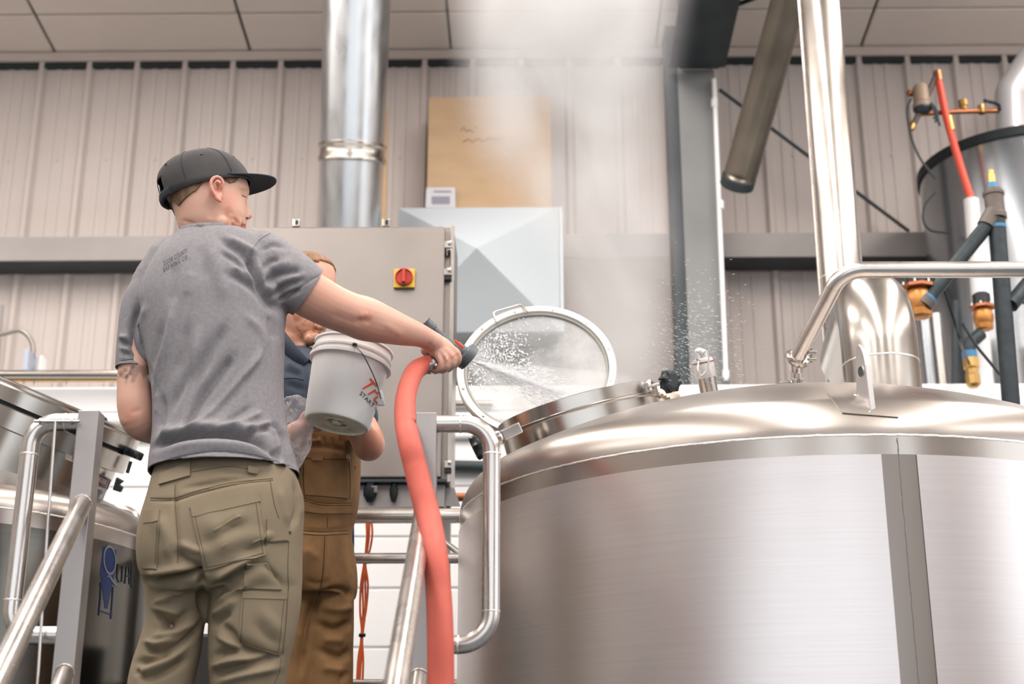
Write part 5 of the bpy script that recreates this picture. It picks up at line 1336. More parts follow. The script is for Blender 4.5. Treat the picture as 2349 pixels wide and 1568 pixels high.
S = [([(326, 1331), (360, 1330), (398, 1325), (440, 1317), (468, 1308)], 9, -.020), ([(330, 1316), (390, 1308), (440, 1300)], 10, .010), ([(450, 1300), (462, 1340), (466, 1400)], 8, -.02),
     ([(468, 1252), (517, 1216), (562, 1198)], 10, -.010), ([(480, 1232), (530, 1196), (560, 1180)], 8, .007), ([(490, 1270), (540, 1240), (600, 1222)], 9, .006),
     ([(484, 1359), (510, 1344), (532, 1330), (565, 1308), (600, 1290)], 11, -.016), ([(490, 1330), (530, 1306), (580, 1280)], 9, .010), ([(500, 1385), (540, 1355), (575, 1330)], 9, .010),
     ([(400, 1262), (430, 1290), (470, 1300)], 10, -.008), ([(410, 1245), (450, 1262), (480, 1262)], 9, .006),
     ([(561, 1268), (586, 1256), (612, 1242)], 7, -.012), ([(570, 1250), (600, 1236), (620, 1225)], 6, .006),
     ([(600, 1290), (620, 1310), (640, 1335)], 7, -.006),
     ([(352, 1385), (375, 1375), (400, 1360), (430, 1350)], 9, .010), ([(356, 1408), (380, 1425), (405, 1440)], 9, -.013), ([(360, 1440), (400, 1425), (440, 1400)], 10, -.012), ([(350, 1395), (380, 1400), (420, 1412)], 7, .008), ([(350, 1460), (400, 1450), (450, 1425)], 9, .010),
     ([(336, 1478), (345, 1490), (370, 1492), (410, 1478), (450, 1448), (464, 1425)], 7, -.013), ([(330, 1470), (360, 1476), (400, 1464)], 7, .010),
     ([(318, 1545), (350, 1530), (390, 1510), (430, 1480)], 9, .010), ([(310, 1520), (350, 1512), (395, 1495)], 8, -.010), ([(330, 1560), (380, 1540), (430, 1512)], 8, -.010), ([(310, 1535), (330, 1558)], 7, -.008),
     ([(481, 1436), (505, 1420), (530, 1402)], 8, -.010), ([(484, 1410), (515, 1395), (545, 1372)], 8, .008), ([(510, 1432), (530, 1450), (552, 1474), (580, 1488)], 8, -.012), ([(500, 1455), (530, 1476), (560, 1495)], 8, .008),
     ([(490, 1508), (520, 1494), (560, 1490), (620, 1497)], 9, -.012), ([(486, 1530), (530, 1516), (590, 1512)], 9, .010), ([(486, 1552), (540, 1530), (600, 1516), (645, 1500)], 9, -.010), ([(500, 1565), (560, 1548), (640, 1530)], 9, .008),
     ([(600, 1400), (625, 1430), (640, 1450)], 8, .006), ([(585, 1425), (610, 1460), (640, 1478)], 8, -.006),
     ([(676, 1100), (684, 1140), (682, 1175), (668, 1210)], 7, -.012), ([(690, 1120), (696, 1150), (690, 1185)], 5, .006), ([(640, 1120), (648, 1160), (655, 1200)], 8, .004),
     ([(420, 1120), (480, 1108), (560, 1095), (625, 1090)], 6, -.005), ([(500, 1080), (570, 1085), (625, 1080)], 6, -.004), ([(345, 1145), (400, 1146), (460, 1128), (560, 1106), (626, 1101)], 4, -.003),
     ([(402, 1110), (402, 1180), (408, 1240), (412, 1300)], 5, -.004), ([(355, 1180), (385, 1230), (390, 1280)], 16, .006), ([(470, 1180), (520, 1260)], 20, .006)]
S = [(p, w_s, a_s*1.45) for p, w_s, a_s in S]
displace(me, S, .005, 7)
cut(me, [(W(515, 1040, HY1).lerp(W(515, 1045, HY1), 1), (0, 0, 1), .3)])
tr = place(me, 'work_trousers', M_pants, man)
ct = surf(tr)
def pocket(quad, name='pocket', seams=(), off=.004):
    o = patch(name, ct, quad, M_pants, tr, off=off, nu=16, nv=20); cc_ = surf(o); f = quadmap(quad)
    e = .05
    for pts in seams: seamline('stitching', cc_, [f(u, v) for u, v in pts], M_seam, o, .0007, off=.0004)
    return o
ed = [[(.04, .1), (.04, .55), (.04, .97)], [(.96, .1), (.96, .55), (.96, .97)], [(.04, .96), (.5, .97), (.96, .96)]]
pocket([(437, 1166), (590, 1128), (610, 1272), (470, 1308)], 'back_pocket', ed)
patch('pocket_band', ct, [(437, 1160), (590, 1124), (597, 1150), (443, 1186)], M_pants, tr, off=.0055, nu=14, nv=4)
pocket([(334, 1174), (367, 1172), (360, 1306), (326, 1302)], 'back_pocket', [[(.85, .1), (.85, .5), (.85, .9)]])
patch('pocket_band', ct, [(334, 1172), (368, 1170), (364, 1196), (332, 1200)], M_pants, tr, off=.0055, nu=6, nv=4)
pocket([(556, 1356), (657, 1362), (642, 1502), (548, 1472)], 'leg_pocket', ed)
patch('pocket_band', ct, [(556, 1354), (657, 1360), (655, 1374), (558, 1372)], M_pants, tr, off=.0055, nu=10, nv=3)
pocket([(612, 1190), (650, 1190), (662, 1240), (610, 1244)], 'tool_loop', [[(.05, .95), (.5, .95), (.95, .95)]], .005)
patch('hammer_strap', ct, [(565, 1292), (612, 1290), (646, 1352), (560, 1350)], M_pants, tr, off=.005, nu=10, nv=10)
patch('belt_loop', ct, [(372, 1086), (438, 1060), (437, 1092), (366, 1112)], M_pants, tr, off=.006, nu=8, nv=5)
patch('belt_loop', ct, [(569, 1070), (592, 1076), (590, 1086), (568, 1082)], M_pants, tr, off=.006, nu=4, nv=3)
for pts in ([(345, 1147), (400, 1147), (450, 1132), (530, 1112), (626, 1101)], [(345, 1141), (400, 1141), (450, 1126), (530, 1107), (626, 1097)], [(402, 1112), (401, 1148), (405, 1200), (408, 1250), (407, 1290)],
            [(620, 1102), (628, 1150), (640, 1190)], [(662, 1242), (660, 1300), (662, 1352)], [(645, 1510), (640, 1540), (630, 1566)], [(440, 1082), (520, 1070), (570, 1075)], [(661, 1350), (655, 1440), (648, 1500)]):
    seamline('stitching', ct, pts, M_seam, tr, .0008)
for (a, b) in ((439, 1166), (587, 1132), (560, 1361), (665, 1220)): button(ct, a, b, .0042, M_malle, tr)
# shoes
for cx_, nm in ((345, 'shoe'), (560, 'shoe')):
    q = W(cx_, 2120, HY1+.05); q.z = PZ
    mb = MB().ellipsoid(q+Vector((0, .07, .035)), (.052, 0, 0), (0, .15, 0), (0, 0, .05), 24, 14).ellipsoid(q+Vector((0, .0, .06)), (.05, 0, 0), (0, .07, 0), (0, 0, .075), 20, 12)
    mb.v = [(x_, y_, max(z_, PZ+.001)) for x_, y_, z_ in mb.v]; mb.build(nm, M_shoe, man)

# ------------------------------------------------------------------ the second man in overalls
Y2 = 4.12
man2 = empty('person', (W(730, 1600, Y2).x, Y2, PZ), 'man in brown overalls and navy shirt holding up a white bucket', 'person')
F2_ = Vector((.80, -.6, 0)).normalized(); S2_ = Vector((F2_.y, -F2_.x, 0))
H2R = [(583, 690, 722, .03), (592, 672, 744, .055), (606, 658, 760, .07), (626, 648, 769, .079), (650, 643, 771, .081), (675, 642, 768, .08), (700, 645, 760, .077), (722, 649, 752, .073), (742, 654, 748, .068), (760, 660, 744, .06), (775, 668, 736, .05), (792, 680, 722, .035)]
parts = [head_mesh(H2R, Y2, F2_, S2_, .93)]
parts.append(limb([(690, 770, Y2+.02, 48), (688, 800, Y2+.03, 50), (690, 850, Y2+.03, 62)]))
parts.append(limb([(744, 700, Y2-.075, 8), (748, 722, Y2-.085, 9), (750, 735, Y2-.09, 10)], 10, n=3))
parts.append(limb([(728, 748, Y2-.07, 9), (738, 750, Y2-.07, 9)], 10, n=3)); parts.append(limb([(712, 778, Y2-.05, 16), (725, 776, Y2-.06, 14)], 10, n=3))
parts.append(limb([(676, 690, Y2-.075, 6), (670, 674, Y2-.08, 5.5), (678, 664, Y2-.08, 5), (686, 672, Y2-.08, 5)], 8, n=3))
T2 = [(840, 650, 735, Y2, .07), (870, 630, 770, Y2, .09), (920, 628, 788, Y2, .10), (1000, 660, 785, Y2, .095), (1100, 675, 785, Y2, .095), (1210, 680, 772, Y2, .09), (1300, 672, 775, Y2, .095), (1340, 680, 770, Y2, .08)]
parts.append(rows(T2, 0, math.radians(-15)))
parts.append(limb([(775, 880, Y2-.0, 34), (812, 940, Y2-.05, 34), (842, 1005, Y2-.10, 37), (846, 1022, Y2-.12, 36), (838, 1010, Y2-.17, 33), (815, 975, Y2-.24, 28), (795, 955, Y2-.29, 22)], 20))
parts.append(limb([(785, 948, Y2-.27, 22), (770, 940, Y2-.29, 20), (758, 934, Y2-.27, 15)], 12))
for q in range(4): parts.append(limb([(765-q*2, 932+q*9, Y2-.27, 8), (748, 928+q*9, Y2-.27, 7.5), (736, 930+q*8, Y2-.255, 7)], 8, n=3))
parts.append(limb([(785, 935, Y2-.28, 10), (778, 920, Y2-.29, 9), (770, 908, Y2-.285, 8)], 8, n=3))
parts.append(limb([(635, 890, Y2-.0, 34), (618, 975, Y2-.08, 34), (625, 1010, Y2-.14, 36), (660, 1005, Y2-.22, 30), (690, 985, Y2-.27, 24)], 20))
parts.append(limb([(690, 985, Y2-.27, 22), (704, 975, Y2-.28, 20)], 12))
for q in range(4): parts.append(limb([(706, 962+q*9, Y2-.28, 8), (722, 960+q*8, Y2-.275, 7.5), (732, 966+q*6, Y2-.265, 7)], 8, n=3))
parts.append(limb([(690, 968, Y2-.28, 9), (698, 952, Y2-.29, 8.5), (710, 942, Y2-.285, 8)], 8, n=3))
fy = 784+FPX*math.tan(PITCH+math.atan(.25/Y2))
parts.append(limb([(700, 1300, Y2, 40), (688, 1450, Y2, 38), (674, 1600, Y2, 36), (665, 1800, Y2, 36), (660, fy-30, Y2, 28)], 18)); parts.append(limb([(752, 1300, Y2, 38), (754, 1450, Y2, 36), (755, 1600, Y2, 36), (762, 1800, Y2, 36), (768, fy-30, Y2, 28)], 18))
me = fuse(parts, .0048, 3)
displace(me, [([(668, 672), (676, 684)], 5, -.004), ([(725, 742), (748, 744)], 3, -.002), ([(660, 785), (690, 800)], 5, -.003), ([(700, 650), (745, 640)], 5, -.002)])
tint(me, [([(668, 712), (700, 704), (722, 724), (745, 738), (752, 765), (730, 792), (700, 798), (684, 770)], (.62, .5, .38), 1.2), ([(720, 738), (750, 738), (750, 758), (722, 756)], (.6, .38, .3), .6),
          ([(655, 715), (690, 705), (700, 760), (680, 790), (655, 770)], (.96, .82, .76), .4), ([(830, 990), (880, 980), (880, 1055), (830, 1055)], (.9, .72, .66), 0)], 3)
place(me, 'body', M_skin2, man2)
ce = W(706, 684, Y2)
for sg in (-1, 1):
    e_ = ce+F2_*.083+S2_*(.031*sg)
    MB().ellipsoid(e_, F2_*.009, S2_*.012, Vector((0, 0, .0055)), 14, 10).build('eye', M_eye, man2)
    MB().ellipsoid(e_+F2_*.0065, F2_*.004, S2_*.005, Vector((0, 0, .005)), 12, 8).build('iris', mat('dark_iris', (52, 44, 40), .2) if sg < 0 else MATS['dark_iris'], man2)
    MB().tube([e_+F2_*.006+S2_*(-.014)+Vector((0, 0, .015)), e_+F2_*.010+Vector((0, 0, .019)), e_+F2_*.006+S2_*.014+Vector((0, 0, .015))], .003, 8).build('eyebrow', M_hair2, man2)
hm = head_mesh(H2R[0:8], Y2, F2_, S2_, .93, 1.05, seg=80); c0 = W(706, 650, Y2); kq = MPP(c0)
F2l = []
for f in hm.f:
    if len(f) != 4: 
        F2l.append(f); continue
    ok = True
    for i in f:
        p = Vector(hm.v[i])-c0; u = p.dot(F2_)/.12; z = p.z/kq
        if z < np.interp(u, [-1, -.3, .1, .5, 1.0], [-55, -40, -5, 25, 42]): ok = False
    if ok: F2l.append(f)
ho = mkobj('hair', hm.v, F2l, M_hair2, man2, recalc=False); sm = ho.modifiers.new('thickness', 'SOLIDIFY'); sm.thickness = .007; sm.offset = -1
# navy shirt
N2 = [(806, 655, 728, Y2+.02, .075), (826, 632, 760, Y2+.01, .10), (855, 610, 792, Y2, .125), (900, 600, 812, Y2, .14), (950, 606, 816, Y2, .14), (1010, 630, 812, Y2, .135), (1060, 640, 806, Y2, .13)]
pp = [rows(N2, 0, math.radians(-15)), limb([(780, 868, Y2, 50), (808, 920, Y2-.03, 46), (826, 958, Y2-.06, 43)], 20), limb([(625, 870, Y2, 50), (610, 940, Y2-.03, 46), (612, 985, Y2-.07, 43)], 20)]
me = fuse(pp, .0055, 4)
displace(me, [([(650, 850), (690, 862)], 7, -.005), ([(655, 880), (700, 895)], 8, -.006), ([(660, 830), (690, 850)], 6, .004), ([(690, 800), (700, 860), (702, 910)], 4, -.003)], .004, 9)
ns = place(me, 'work_shirt', M_navy, man2)
cnv = surf(ns)
M_navyd = mat('navy_collar', (30, 38, 54), .8)
MB().tube(spline([W(644, 772, Y2-.06), W(662, 796, Y2-.10), W(684, 822, Y2-.12), W(700, 838, Y2-.12)], 6), .014, 12, squash=((0, 0, 1), 1.6)).build('collar', M_navyd, ns)
MB().tube(spline([W(744, 790, Y2-.02), W(732, 812, Y2-.09), W(712, 836, Y2-.12)], 6), .013, 12, squash=((0, 0, 1), 1.5)).build('collar', M_navyd, ns)
seamline('pocket_seam', cnv, [(652, 868), (675, 867), (698, 872)], M_navyd, ns, .0012)
# overalls
O2_ = [(985, 668, 806, Y2-.012, .138), (1012, 660, 815, Y2-.01, .142), (1060, 656, 819, Y2, .142), (1110, 658, 817, Y2, .142), (1160, 660, 812, Y2, .14), (1215, 662, 799, Y2, .135), (1250, 657, 802, Y2, .14), (1300, 650, 808, Y2, .15), (1345, 648, 811, Y2, .14), (1370, 655, 808, Y2, .12)]
pp = [rows(O2_, 0, math.radians(-15), 2.4)]
pp.append(limb([(700, 1320, Y2, 66), (694, 1420, Y2, 64), (684, 1500, Y2, 60), (672, 1600, Y2, 58), (665, 1750, Y2, 54), (660, fy-80, Y2, 50), (660, fy-30, Y2, 48)], 26))
pp.append(limb([(752, 1320, Y2, 60), (754, 1420, Y2, 58), (756, 1500, Y2, 55), (754, 1600, Y2, 54), (762, 1750, Y2, 54), (768, fy-80, Y2, 50), (768, fy-30, Y2, 48)], 26))
me = fuse(pp, .005, 3)
displace(me, [([(700, 1022), (760, 1026), (800, 1034)], 6, -.006), ([(700, 1012), (740, 1010)], 5, .005), ([(720, 1000), (728, 1020)], 4, -.004), ([(740, 1002), (745, 1020)], 4, -.004), ([(760, 1004), (764, 1022)], 4, -.004),
              ([(695, 1140), (740, 1152), (808, 1152)], 5, -.004), ([(690, 1168), (740, 1178), (808, 1174)], 8, .004), ([(690, 1214), (740, 1218), (798, 1212)], 5, -.005), ([(745, 1225), (742, 1300), (735, 1350), (725, 1390)], 6, -.006), ([(754, 1225), (752, 1300), (745, 1350)], 5, .003),
              ([(725, 1372), (712, 1410), (700, 1460), (690, 1540)], 10, -.02), ([(700, 1330), (730, 1340), (760, 1330)], 8, -.005), ([(735, 1365), (780, 1352), (812, 1368)], 9, -.014), ([(735, 1392), (780, 1398), (810, 1392)], 9, .010), ([(725, 1430), (770, 1442), (808, 1425)], 10, -.018), ([(740, 1466), (790, 1470)], 10, .010),
              ([(725, 1490), (780, 1506), (806, 1490)], 10, -.015), ([(740, 1530), (790, 1538)], 10, .010), ([(690, 1440), (700, 1500)], 9, .006), ([(780, 1560), (800, 1540)], 8, -.006), ([(700, 1260), (730, 1280)], 9, .004)], .004, 9)
ov = place(me, 'overalls', M_over, man2)
co_ = surf(ov)
for pts in ([(698, 1142), (740, 1153), (806, 1153)], [(698, 1147), (740, 1158), (806, 1158)], [(695, 1172), (740, 1178), (806, 1177)], [(692, 1216), (740, 1219), (798, 1216)], [(692, 1224), (740, 1227), (798, 1224)],
            [(745, 1228), (742, 1300), (735, 1350), (722, 1390)], [(752, 1185), (750, 1210)], [(800, 1060), (803, 1100), (802, 1145)], [(793, 1058), (796, 1100), (795, 1145)], [(700, 1050), (745, 1052), (800, 1052)], [(690, 1060), (688, 1100), (694, 1140)], [(697, 1060), (695, 1100), (700, 1142)]):
    seamline('stitching', co_, pts, M_seam2, ov, .001)
patch('bib_pocket', co_, [(698, 1054), (792, 1056), (796, 1142), (700, 1134)], M_over, ov, off=.004, nu=12, nv=10)
patch('tool_tab', co_, [(716, 1038), (740, 1040), (739, 1058), (715, 1056)], M_over, ov, off=.009, nu=4, nv=4)
loc, nn = co_(802, 1045); 
button(co_, 816, 1070, .006, M_bronze, ov, 'side_button')
for dx in (0, 5): MB().tube([W(796+dx, 1042, Y2-.15), W(798+dx, 1052, Y2-.15)], .003, 8).build('buckle', M_bright, ov)
# straps
for pts in ([(790, 1010, .12), (786, 960, .15), (780, 900, .15), (765, 850, .11)],):
    MB().tube(spline([W(a, b, Y2-c) for a, b, c in pts], 5), .017, 10, squash=((0, 1, 0), .2)).build('shoulder_strap', M_over, ov)
for cx_ in (660, 768):
    q = W(cx_, fy-20, Y2); q.z = PZ
    mb = MB().ellipsoid(q+Vector((.03, -.07, .035)), (.052, 0, 0), (0, .15, 0), (0, 0, .05), 24, 14).ellipsoid(q+Vector((0, .0, .06)), (.05, 0, 0), (0, .07, 0), (0, 0, .075), 20, 12)
    mb.v = [(x_, y_, max(z_, PZ+.001)) for x_, y_, z_ in mb.v]; mb.build('shoe', M_shoe, man2)
# ================================================================== BUCKET, BAG, NOZZLE, HOSE
zb = 3.90; k = zb/FPX
B0 = WD(772, 973, zb)
Ab = (MR @ Vector((math.sin(math.radians(10.5)), math.cos(math.radians(10.5)), 0))).normalized()*math.cos(math.radians(22))+FWD*math.sin(math.radians(22)); Ab.normalize()
Hb = 178*k/math.cos(math.radians(22)); r0 = 76*k; r1 = 90*k
bk = empty('bucket', B0, 'white plastic pail tipped in the air with orange script and wire handle', 'bucket')
M_pail = mat('white_pail_plastic', (232, 231, 229), .38, sss=.05, var=(4, .02)); M_pailb = mat('stained_pail_base', (248, 238, 218), .5, var=(30, .16))
pail = MB().lathe(B0, Ab, [(r0*.96, 0), (r0, .006), (r1*.985, Hb*.76), (r1*1.075, Hb*.765), (r1*1.08, Hb*.80), (r1*1.0, Hb*.81), (r1*1.0, Hb*.86), (r1*1.045, Hb*.865), (r1*1.05, Hb*.885), (r1*1.0, Hb*.89), (r1*1.0, Hb*.975), (r1*1.045, Hb*.98), (r1*1.045, Hb), (r1*.97, Hb), (r1*.955, Hb*.9), (r0*.96, .012), (0.0, .01)], 72, cap=False).build('pail_body', M_pail, bk)
MB().lathe(B0, Ab, [(r0*.96, .0005), (r0*.90, -.0015), (r0*.88, .004), (r0*.45, .005), (r0*.44, .002), (r0*.36, .002), (r0*.35, .005), (r0*.16, .005), (r0*.13, .0), (0, .0)], 60, cap=False).build('pail_base', M_pailb, bk)
mb = MB(); rnd = random.Random(2)
un = Ab.orthogonal().normalized(); vn = Ab.cross(un)
for i in range(26):
    a = rnd.uniform(0, 2*PI); rr_ = rnd.uniform(.1, .48)*r0; da = rnd.uniform(.3, .9); w_ = rnd.uniform(.0006, .0016)
    P = [B0-Ab*.0004+Ab*.0048*(rr_ < r0*.44)+(un*math.cos(a+da*t/6)+vn*math.sin(a+da*t/6))*rr_ for t in range(7)]
    mb.tube(P, w_, 5)
o_ = mb.build('grime_marks', mat('brown_grime', (150, 132, 100), .8), bk); o_['kind'] = 'stuff'
cp_ = surf(pail)
decal_text('red_script', 'Tru', cp_, [(848, 866), (888, 908), (868, 932), (828, 888)], M_orange, pail, off=.003, shear=.3, spacing=.95)
decal_text('small_print', 'START W', cp_, [(829, 896), (873, 942), (867, 950), (824, 904)], M_labelblk, pail, off=.002, bold=.0)
e0 = W(815, 790, 1).copy()
loc0, n0 = cp_(814, 790); loc1, n1_ = cp_(872, 913)
wire = spline([loc0+n0*.004, WD(832, 812, zb-.16), WD(852, 850, zb-.16), WD(866, 885, zb-.14), loc1+n1_*.008], 8)
MB().tube(wire, .0016, 8).build('wire_bail', M_dark, bk)
MB().lathe(loc0-n0*.002, n0, [(.007, 0), (.007, .004), (.004, .007)], 12).build('bail_eye', M_black, bk)
MB().obox(loc1+n1_*.004+FWD*.006, RIGHT*.012, UPV*.022-RIGHT*.004, FWD*.008).build('handle_lug', M_pail, bk, smooth=True, bevel=.005)

# crumpled clear bag between the two men
bg = MB(); R = []
from mathutils import noise as mn
for i, (py, l, r, t) in enumerate([(908, 655, 690, .012), (918, 652, 706, .03), (945, 654, 714, .04), (975, 660, 717, .045), (1005, 664, 716, .045), (1035, 668, 708, .04), (1060, 674, 694, .025), (1078, 678, 684, .01)]):
    c = W((l+r)/2, py, 3.78); hw = (r-l)/2*MPP(c); rg = []
    for j in range(36):
        a = 2*PI*j/36; q = 1+.16*mn.noise(Vector((math.cos(a)*3, math.sin(a)*3, i*.9)))+.07*math.sin(7*a+i)
        rg.append(c+Vector((math.cos(a)*hw*q, math.sin(a)*t*q, 0)))
    R.append(rg)
bo = MB().rings(R).build('plastic_bag', M_bag, None, angle=15); tag(bo, 'crumpled clear plastic bag between the grey shirt and the white bucket', 'bag')
sd = bo.modifiers.new('s', 'SUBSURF'); sd.levels = 2; sd.render_levels = 2
tx = bpy.data.textures.new('crumple', 'CLOUDS'); tx.noise_scale = .022; tx.noise_depth = 2
dm = bo.modifiers.new('d', 'DISPLACE'); dm.texture = tx; dm.strength = .018; dm.mid_level = .5; dm.texture_coords = 'GLOBAL'
for f in bo.data.polygons: f.use_smooth = False

# nozzle
YN = YH+.012
nz = empty('spray_nozzle', W(1060, 810, YN), 'grey metal spray nozzle gripped in the hand of the man in the cap', 'nozzle')
k = MPP(W(1040, 800, YN))
M_gun = mat('grey_nozzle_rubber', (92, 98, 102), .45, .2); M_gunm = mat('nozzle_metal', (150, 150, 150), .3, .9)
P = [W(982, 744, YN+.03), W(1070, 817, YN+.075)]
d = (P[1]-P[0]).normalized()
L = (P[1]-P[0]).length
brl = MB().lathe(P[0], d, [(6, -10*k), (16*k, -10*k), (16*k, -7*k), (12.5*k, -6*k), (12.5*k, 16*k), (9*k, 18*k), (8*k, L*.55), (10*k, L*.62), (17*k, L*.72), (17*k, L*.90), (20*k, L*.92)][1:], 28).build('barrel', M_gun, nz)
MB().lathe(P[0], d, [(13*k, -11*k), (13.5*k, -9*k), (13*k, -8*k)], 28).build('rear_ring', M_bright, nz)
MB().lathe(P[0], d, [(20*k, L*.9), (31*k, L*.93), (32*k, L*1.0), (30*k, L*1.10), (22*k, L*1.12), (14*k, L*1.06), (0, L*1.04)], 32).build('bumper_head', M_gun, nz)
MB().obox(W(1053, 789, YN+.01)+UPV*0, d*14*k, (UPV.cross(d)).normalized()*3*k, d.cross(UPV.cross(d)).normalized()*3.2*k).build('orange_latch', M_orange, nz, smooth=False, bevel=.002)
H0 = W(974, 845, YN-.01); H1 = W(1040, 806, YN); dh = (H1-H0).normalized()
MB().tube([H0, H1], 11*k, 20).build('grip', M_black, nz)
MB().lathe(H0, dh, [(16.5*k, 2*k), (17.5*k, 4*k), (17.5*k, 26*k), (15*k, 28*k)], 28).build('hose_coupling', M_gunm, nz)
tg = spline([W(1000, 826, YN-.02), W(1004, 845, YN-.025), W(996, 852, YN-.02), W(988, 850, YN-.015)], 5)
MB().tube(tg, 4.5*k, 10).build('trigger', M_bright, nz)
MB().ellipsoid(W(1000, 838, YN-.03), RIGHT*6*k, UPV*6*k, FWD*5*k, 12, 8).build('trigger_pivot', M_bright, nz)
# hose
HP = [(990, 834, YN-.005, 20), (972, 838, YN-.01, 21), (953, 850, 3.68, 22.5), (940, 876, 3.58, 23), (932, 905, 3.45, 23.5), (929, 935, 3.30, 24.5), (930, 963, 3.16, 25.5), (934, 992, 3.03, 26), (942, 1028, 2.985, 27), (954, 1075, 2.975, 27.5), (968, 1130, 2.955, 28), (984, 1190, 2.92, 28.5), (998, 1270, 2.82, 29), (1006, 1360, 2.79, 30), (1010, 1460, 2.76, 31), (1011, 1600, 2.74, 31.5), (1008, 1800, 2.7, 32), (1000, 2100, 2.68, 32)]
P = []
for a in HP: p, r = px3(*a); P.append((p.x, p.y, p.z, r))
S_ = spline(P, 8); mb = MB().tube([Vector(s[:3]) for s in S_][:], [s[3] for s in S_], 24)
q = Vector(S_[-1][:3]); 
ext = spline([(q.x, q.y, q.z, P[-1][3]), (q.x, q.y-.02, q.z*.45, P[-1][3]), (q.x-.05, q.y-.2, .06, P[-1][3]), (q.x-.1, q.y-1.0, .028, P[-1][3]), (q.x-.8, q.y-1.6, .028, P[-1][3])], 8)
mb.tube([Vector(s[:3]) for s in ext], [s[3] for s in ext], 24)
tag(mb.build('water_hose', M_hose, None), 'thick coral red rubber hose hanging from the spray nozzle to the floor', 'hose')

# ================================================================== SPRAY AND STEAM
# fine jet of water between nozzle and hatch: streak shaped drops
rnd = random.Random(11)
N0 = W(1084, 828, YN+.08); N1 = WD(1290, 905, 4.25)
mb = MB(); ax_ = (N1-N0).normalized(); u = ax_.orthogonal().normalized(); v = ax_.cross(u)
def drop(mb, c, d, l, r):
    d = d.normalized(); a = d.orthogonal().normalized()*r; b = d.cross(a).normalized()*r
    mb.add([c-d*l, c+a, c+b, c-a, c-b, c+d*l], [(0, 2, 1), (0, 3, 2), (0, 4, 3), (0, 1, 4), (5, 1, 2), (5, 2, 3), (5, 3, 4), (5, 4, 1)])
for i in range(3200):
    t = rnd.random()**1.0; L = (N1-N0).length*t; ro = L*.20*min(1, abs(rnd.gauss(0, .5))); a = rnd.uniform(0, 2*PI)
    off = (u*math.cos(a)+v*math.sin(a))*ro; drop(mb, N0+ax_*L+off, ax_*max(L, .1)+off, rnd.uniform(.003, .014), rnd.uniform(.0003, .0007))
sj = mb.build('water_spray', M_drop, None, smooth=False, recalc=False); tag(sj, 'fan of fine water spray from the nozzle into the open hatch', 'water', kind='stuff')
mb = MB()
for i in range(900):
    px = rnd.gauss(1600, 60); py = rnd.gauss(800, 75)
    if py > 880 or px < 1440 or px > 1760: continue
    c = WD(px, py, rnd.uniform(4.0, 4.7)); d = RIGHT*1+UPV*(-.25+rnd.gauss(0, .18)-(py-780)*.003)
    drop(mb, c, d, rnd.uniform(.002, .007), rnd.uniform(.0004, .0009))
for i in range(500):
    px = rnd.uniform(1180, 1560); py = rnd.uniform(640, 960); c = WD(px, py, rnd.uniform(3.95, 4.5)); drop(mb, c, RIGHT+UPV*rnd.uniform(-1, 1), rnd.uniform(.0008, .002), rnd.uniform(.0004, .0008))
sj = mb.build('flying_droplets', M_drop, None, smooth=False, recalc=False); tag(sj, 'short streaks of flying water drops left of the slim capped stub', 'water', kind='stuff')

def cloud(name, mb, dens_nodes, col, label, step=None):
    m = bpy.data.materials.new(name+'_volume'); m.use_nodes = True; nt = m.node_tree; N = nt.nodes; L = nt.links
    N.remove(N['Principled BSDF']); sc_ = N.new('ShaderNodeVolumeScatter'); sc_.inputs['Color'].default_value = col+(1,); sc_.inputs['Anisotropy'].default_value = .0
    L.new(sc_.outputs[0], N['Material Output'].inputs['Volume']); dens_nodes(nt, sc_.inputs['Density'])
    o = mb.build(name, m, None, smooth=False); tag(o, label, 'steam', kind='stuff'); return o
def math_(nt, op, a, b=None, c=None, clamp=False):
    n = nt.nodes.new('ShaderNodeMath'); n.operation = op; n.use_clamp = clamp
    for i, s in enumerate((a, b, c)):
        if s is None: continue
        if isinstance(s, (int, float)): n.inputs[i].default_value = s
        else: nt.links.new(s, n.inputs[i])
    return n.outputs[0]
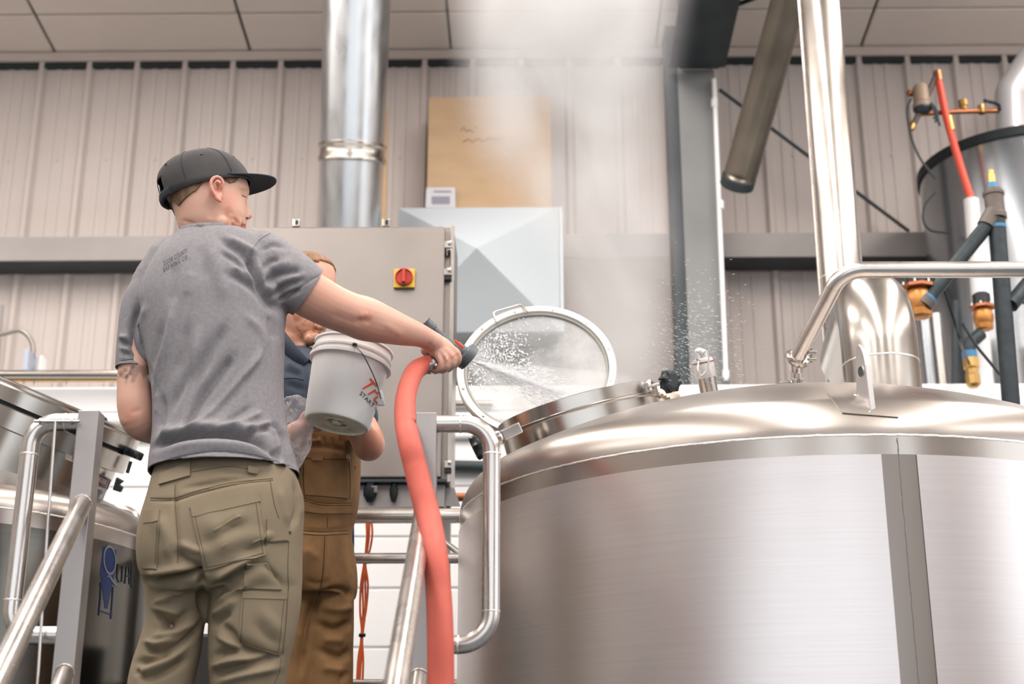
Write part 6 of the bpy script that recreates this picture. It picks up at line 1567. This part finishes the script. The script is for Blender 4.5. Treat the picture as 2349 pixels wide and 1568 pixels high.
# steam plume above the hatch: (px, py, radius px)
PL = [(1360, 985, 90), (1400, 900, 110), (1420, 800, 125), (1420, 690, 130), (1400, 560, 150), (1345, 420, 185), (1310, 280, 210), (1305, 140, 220), (1300, 0, 235), (1300, -160, 260)]
zs_ = 4.75
C_ = [WD(a, b, zs_-.45*max(0, (b-860)/100)) for a, b, r in PL]; Rr = [r*zs_/FPX for a, b, r in PL]
mb = MB().rings([[c+Vector((math.cos(t), math.sin(t)*.85, 0))*r*1.5 for t in [2*PI*j/24 for j in range(24)]] for c, r in zip(C_, Rr)])
O_ = Vector(((min(p[0] for p in mb.v)+max(p[0] for p in mb.v))/2, (min(p[1] for p in mb.v)+max(p[1] for p in mb.v))/2, min(p[2] for p in mb.v)))
def plume(nt, out):
    N = nt.nodes; L = nt.links; tc = N.new('ShaderNodeTexCoord'); sx = N.new('ShaderNodeSeparateXYZ'); L.new(tc.outputs['Object'], sx.inputs[0])
    zmin, zmax = C_[0].z-O_.z, C_[-1].z-O_.z
    t = math_(nt, 'DIVIDE', math_(nt, 'SUBTRACT', sx.outputs[2], zmin), zmax-zmin, clamp=True)
    def curve(vals):
        cr = N.new('ShaderNodeFloatCurve'); cu = cr.mapping.curves[0]; lo, hi = min(vals), max(vals)
        for i, (c, v) in enumerate(zip(C_, vals)):
            x_ = (c.z-C_[0].z)/(C_[-1].z-C_[0].z); y_ = (v-lo)/(hi-lo+1e-6)
            if i == 0: cu.points[0].location = (x_, y_)
            elif i == len(C_)-1: cu.points[-1].location = (x_, y_)
            else: cu.points.new(x_, y_)
        cr.mapping.update(); L.new(t, cr.inputs['Value'])
        return math_(nt, 'MULTIPLY_ADD', cr.outputs[0], hi-lo, lo)
    cx = curve([c.x-O_.x for c in C_]); cy = curve([c.y-O_.y for c in C_]); rr = curve(Rr)
    n1 = N.new('ShaderNodeTexNoise'); n1.inputs['Scale'].default_value = 2.6; n1.inputs['Detail'].default_value = 5; n1.inputs['Distortion'].default_value = .6
    mp = N.new('ShaderNodeMapping'); mp.inputs['Scale'].default_value = (1, 1, .6); L.new(tc.outputs['Object'], mp.inputs[0]); L.new(mp.outputs[0], n1.inputs[0])
    dx = math_(nt, 'SUBTRACT', sx.outputs[0], cx); dy = math_(nt, 'SUBTRACT', sx.outputs[1], cy)
    r2 = math_(nt, 'ADD', math_(nt, 'MULTIPLY', dx, dx), math_(nt, 'MULTIPLY', dy, dy)); q = math_(nt, 'DIVIDE', math_(nt, 'SQRT', r2), rr)
    fall = N.new('ShaderNodeMapRange'); fall.interpolation_type = 'SMOOTHSTEP'; fall.inputs[1].default_value = 1.35; fall.inputs[2].default_value = .1; L.new(q, fall.inputs[0])
    nz_ = N.new('ShaderNodeMapRange'); nz_.interpolation_type = 'SMOOTHSTEP'; nz_.inputs[1].default_value = .38; nz_.inputs[2].default_value = .62; nz_.inputs[3].default_value = .10; nz_.inputs[4].default_value = 1.0; L.new(n1.outputs[0], nz_.inputs[0])
    up = N.new('ShaderNodeMapRange'); up.inputs[1].default_value = .2; up.inputs[2].default_value = .55; up.inputs[3].default_value = .55; up.inputs[4].default_value = 1.15; L.new(t, up.inputs[0])
    L.new(math_(nt, 'MULTIPLY', math_(nt, 'MULTIPLY', math_(nt, 'MULTIPLY', fall.outputs[0], nz_.outputs[0]), up.outputs[0]), 8.5), out)
cloud('steam_plume', mb, plume, (.73, .725, .745), 'pale steam plume rising from the open hatch to the ceiling')
# soft mist cone of the spray
mb = MB().lathe(N0-ax_*.01, ax_, [(.006, 0), (.05, .22), (.11, .5), (.13, .62)], 24)
def mist(nt, out):
    N = nt.nodes; L = nt.links; tc = N.new('ShaderNodeTexCoord'); n1 = N.new('ShaderNodeTexNoise'); n1.inputs['Scale'].default_value = 9; L.new(tc.outputs['Object'], n1.inputs[0])
    mr = N.new('ShaderNodeMapRange'); mr.inputs[1].default_value = .35; mr.inputs[2].default_value = .65; mr.inputs[3].default_value = .8; mr.inputs[4].default_value = 5; L.new(n1.outputs[0], mr.inputs[0]); L.new(mr.outputs[0], out)
cloud('spray_mist', mb, mist, (.98, .98, .98), 'white misty cone of spray just in front of the nozzle')
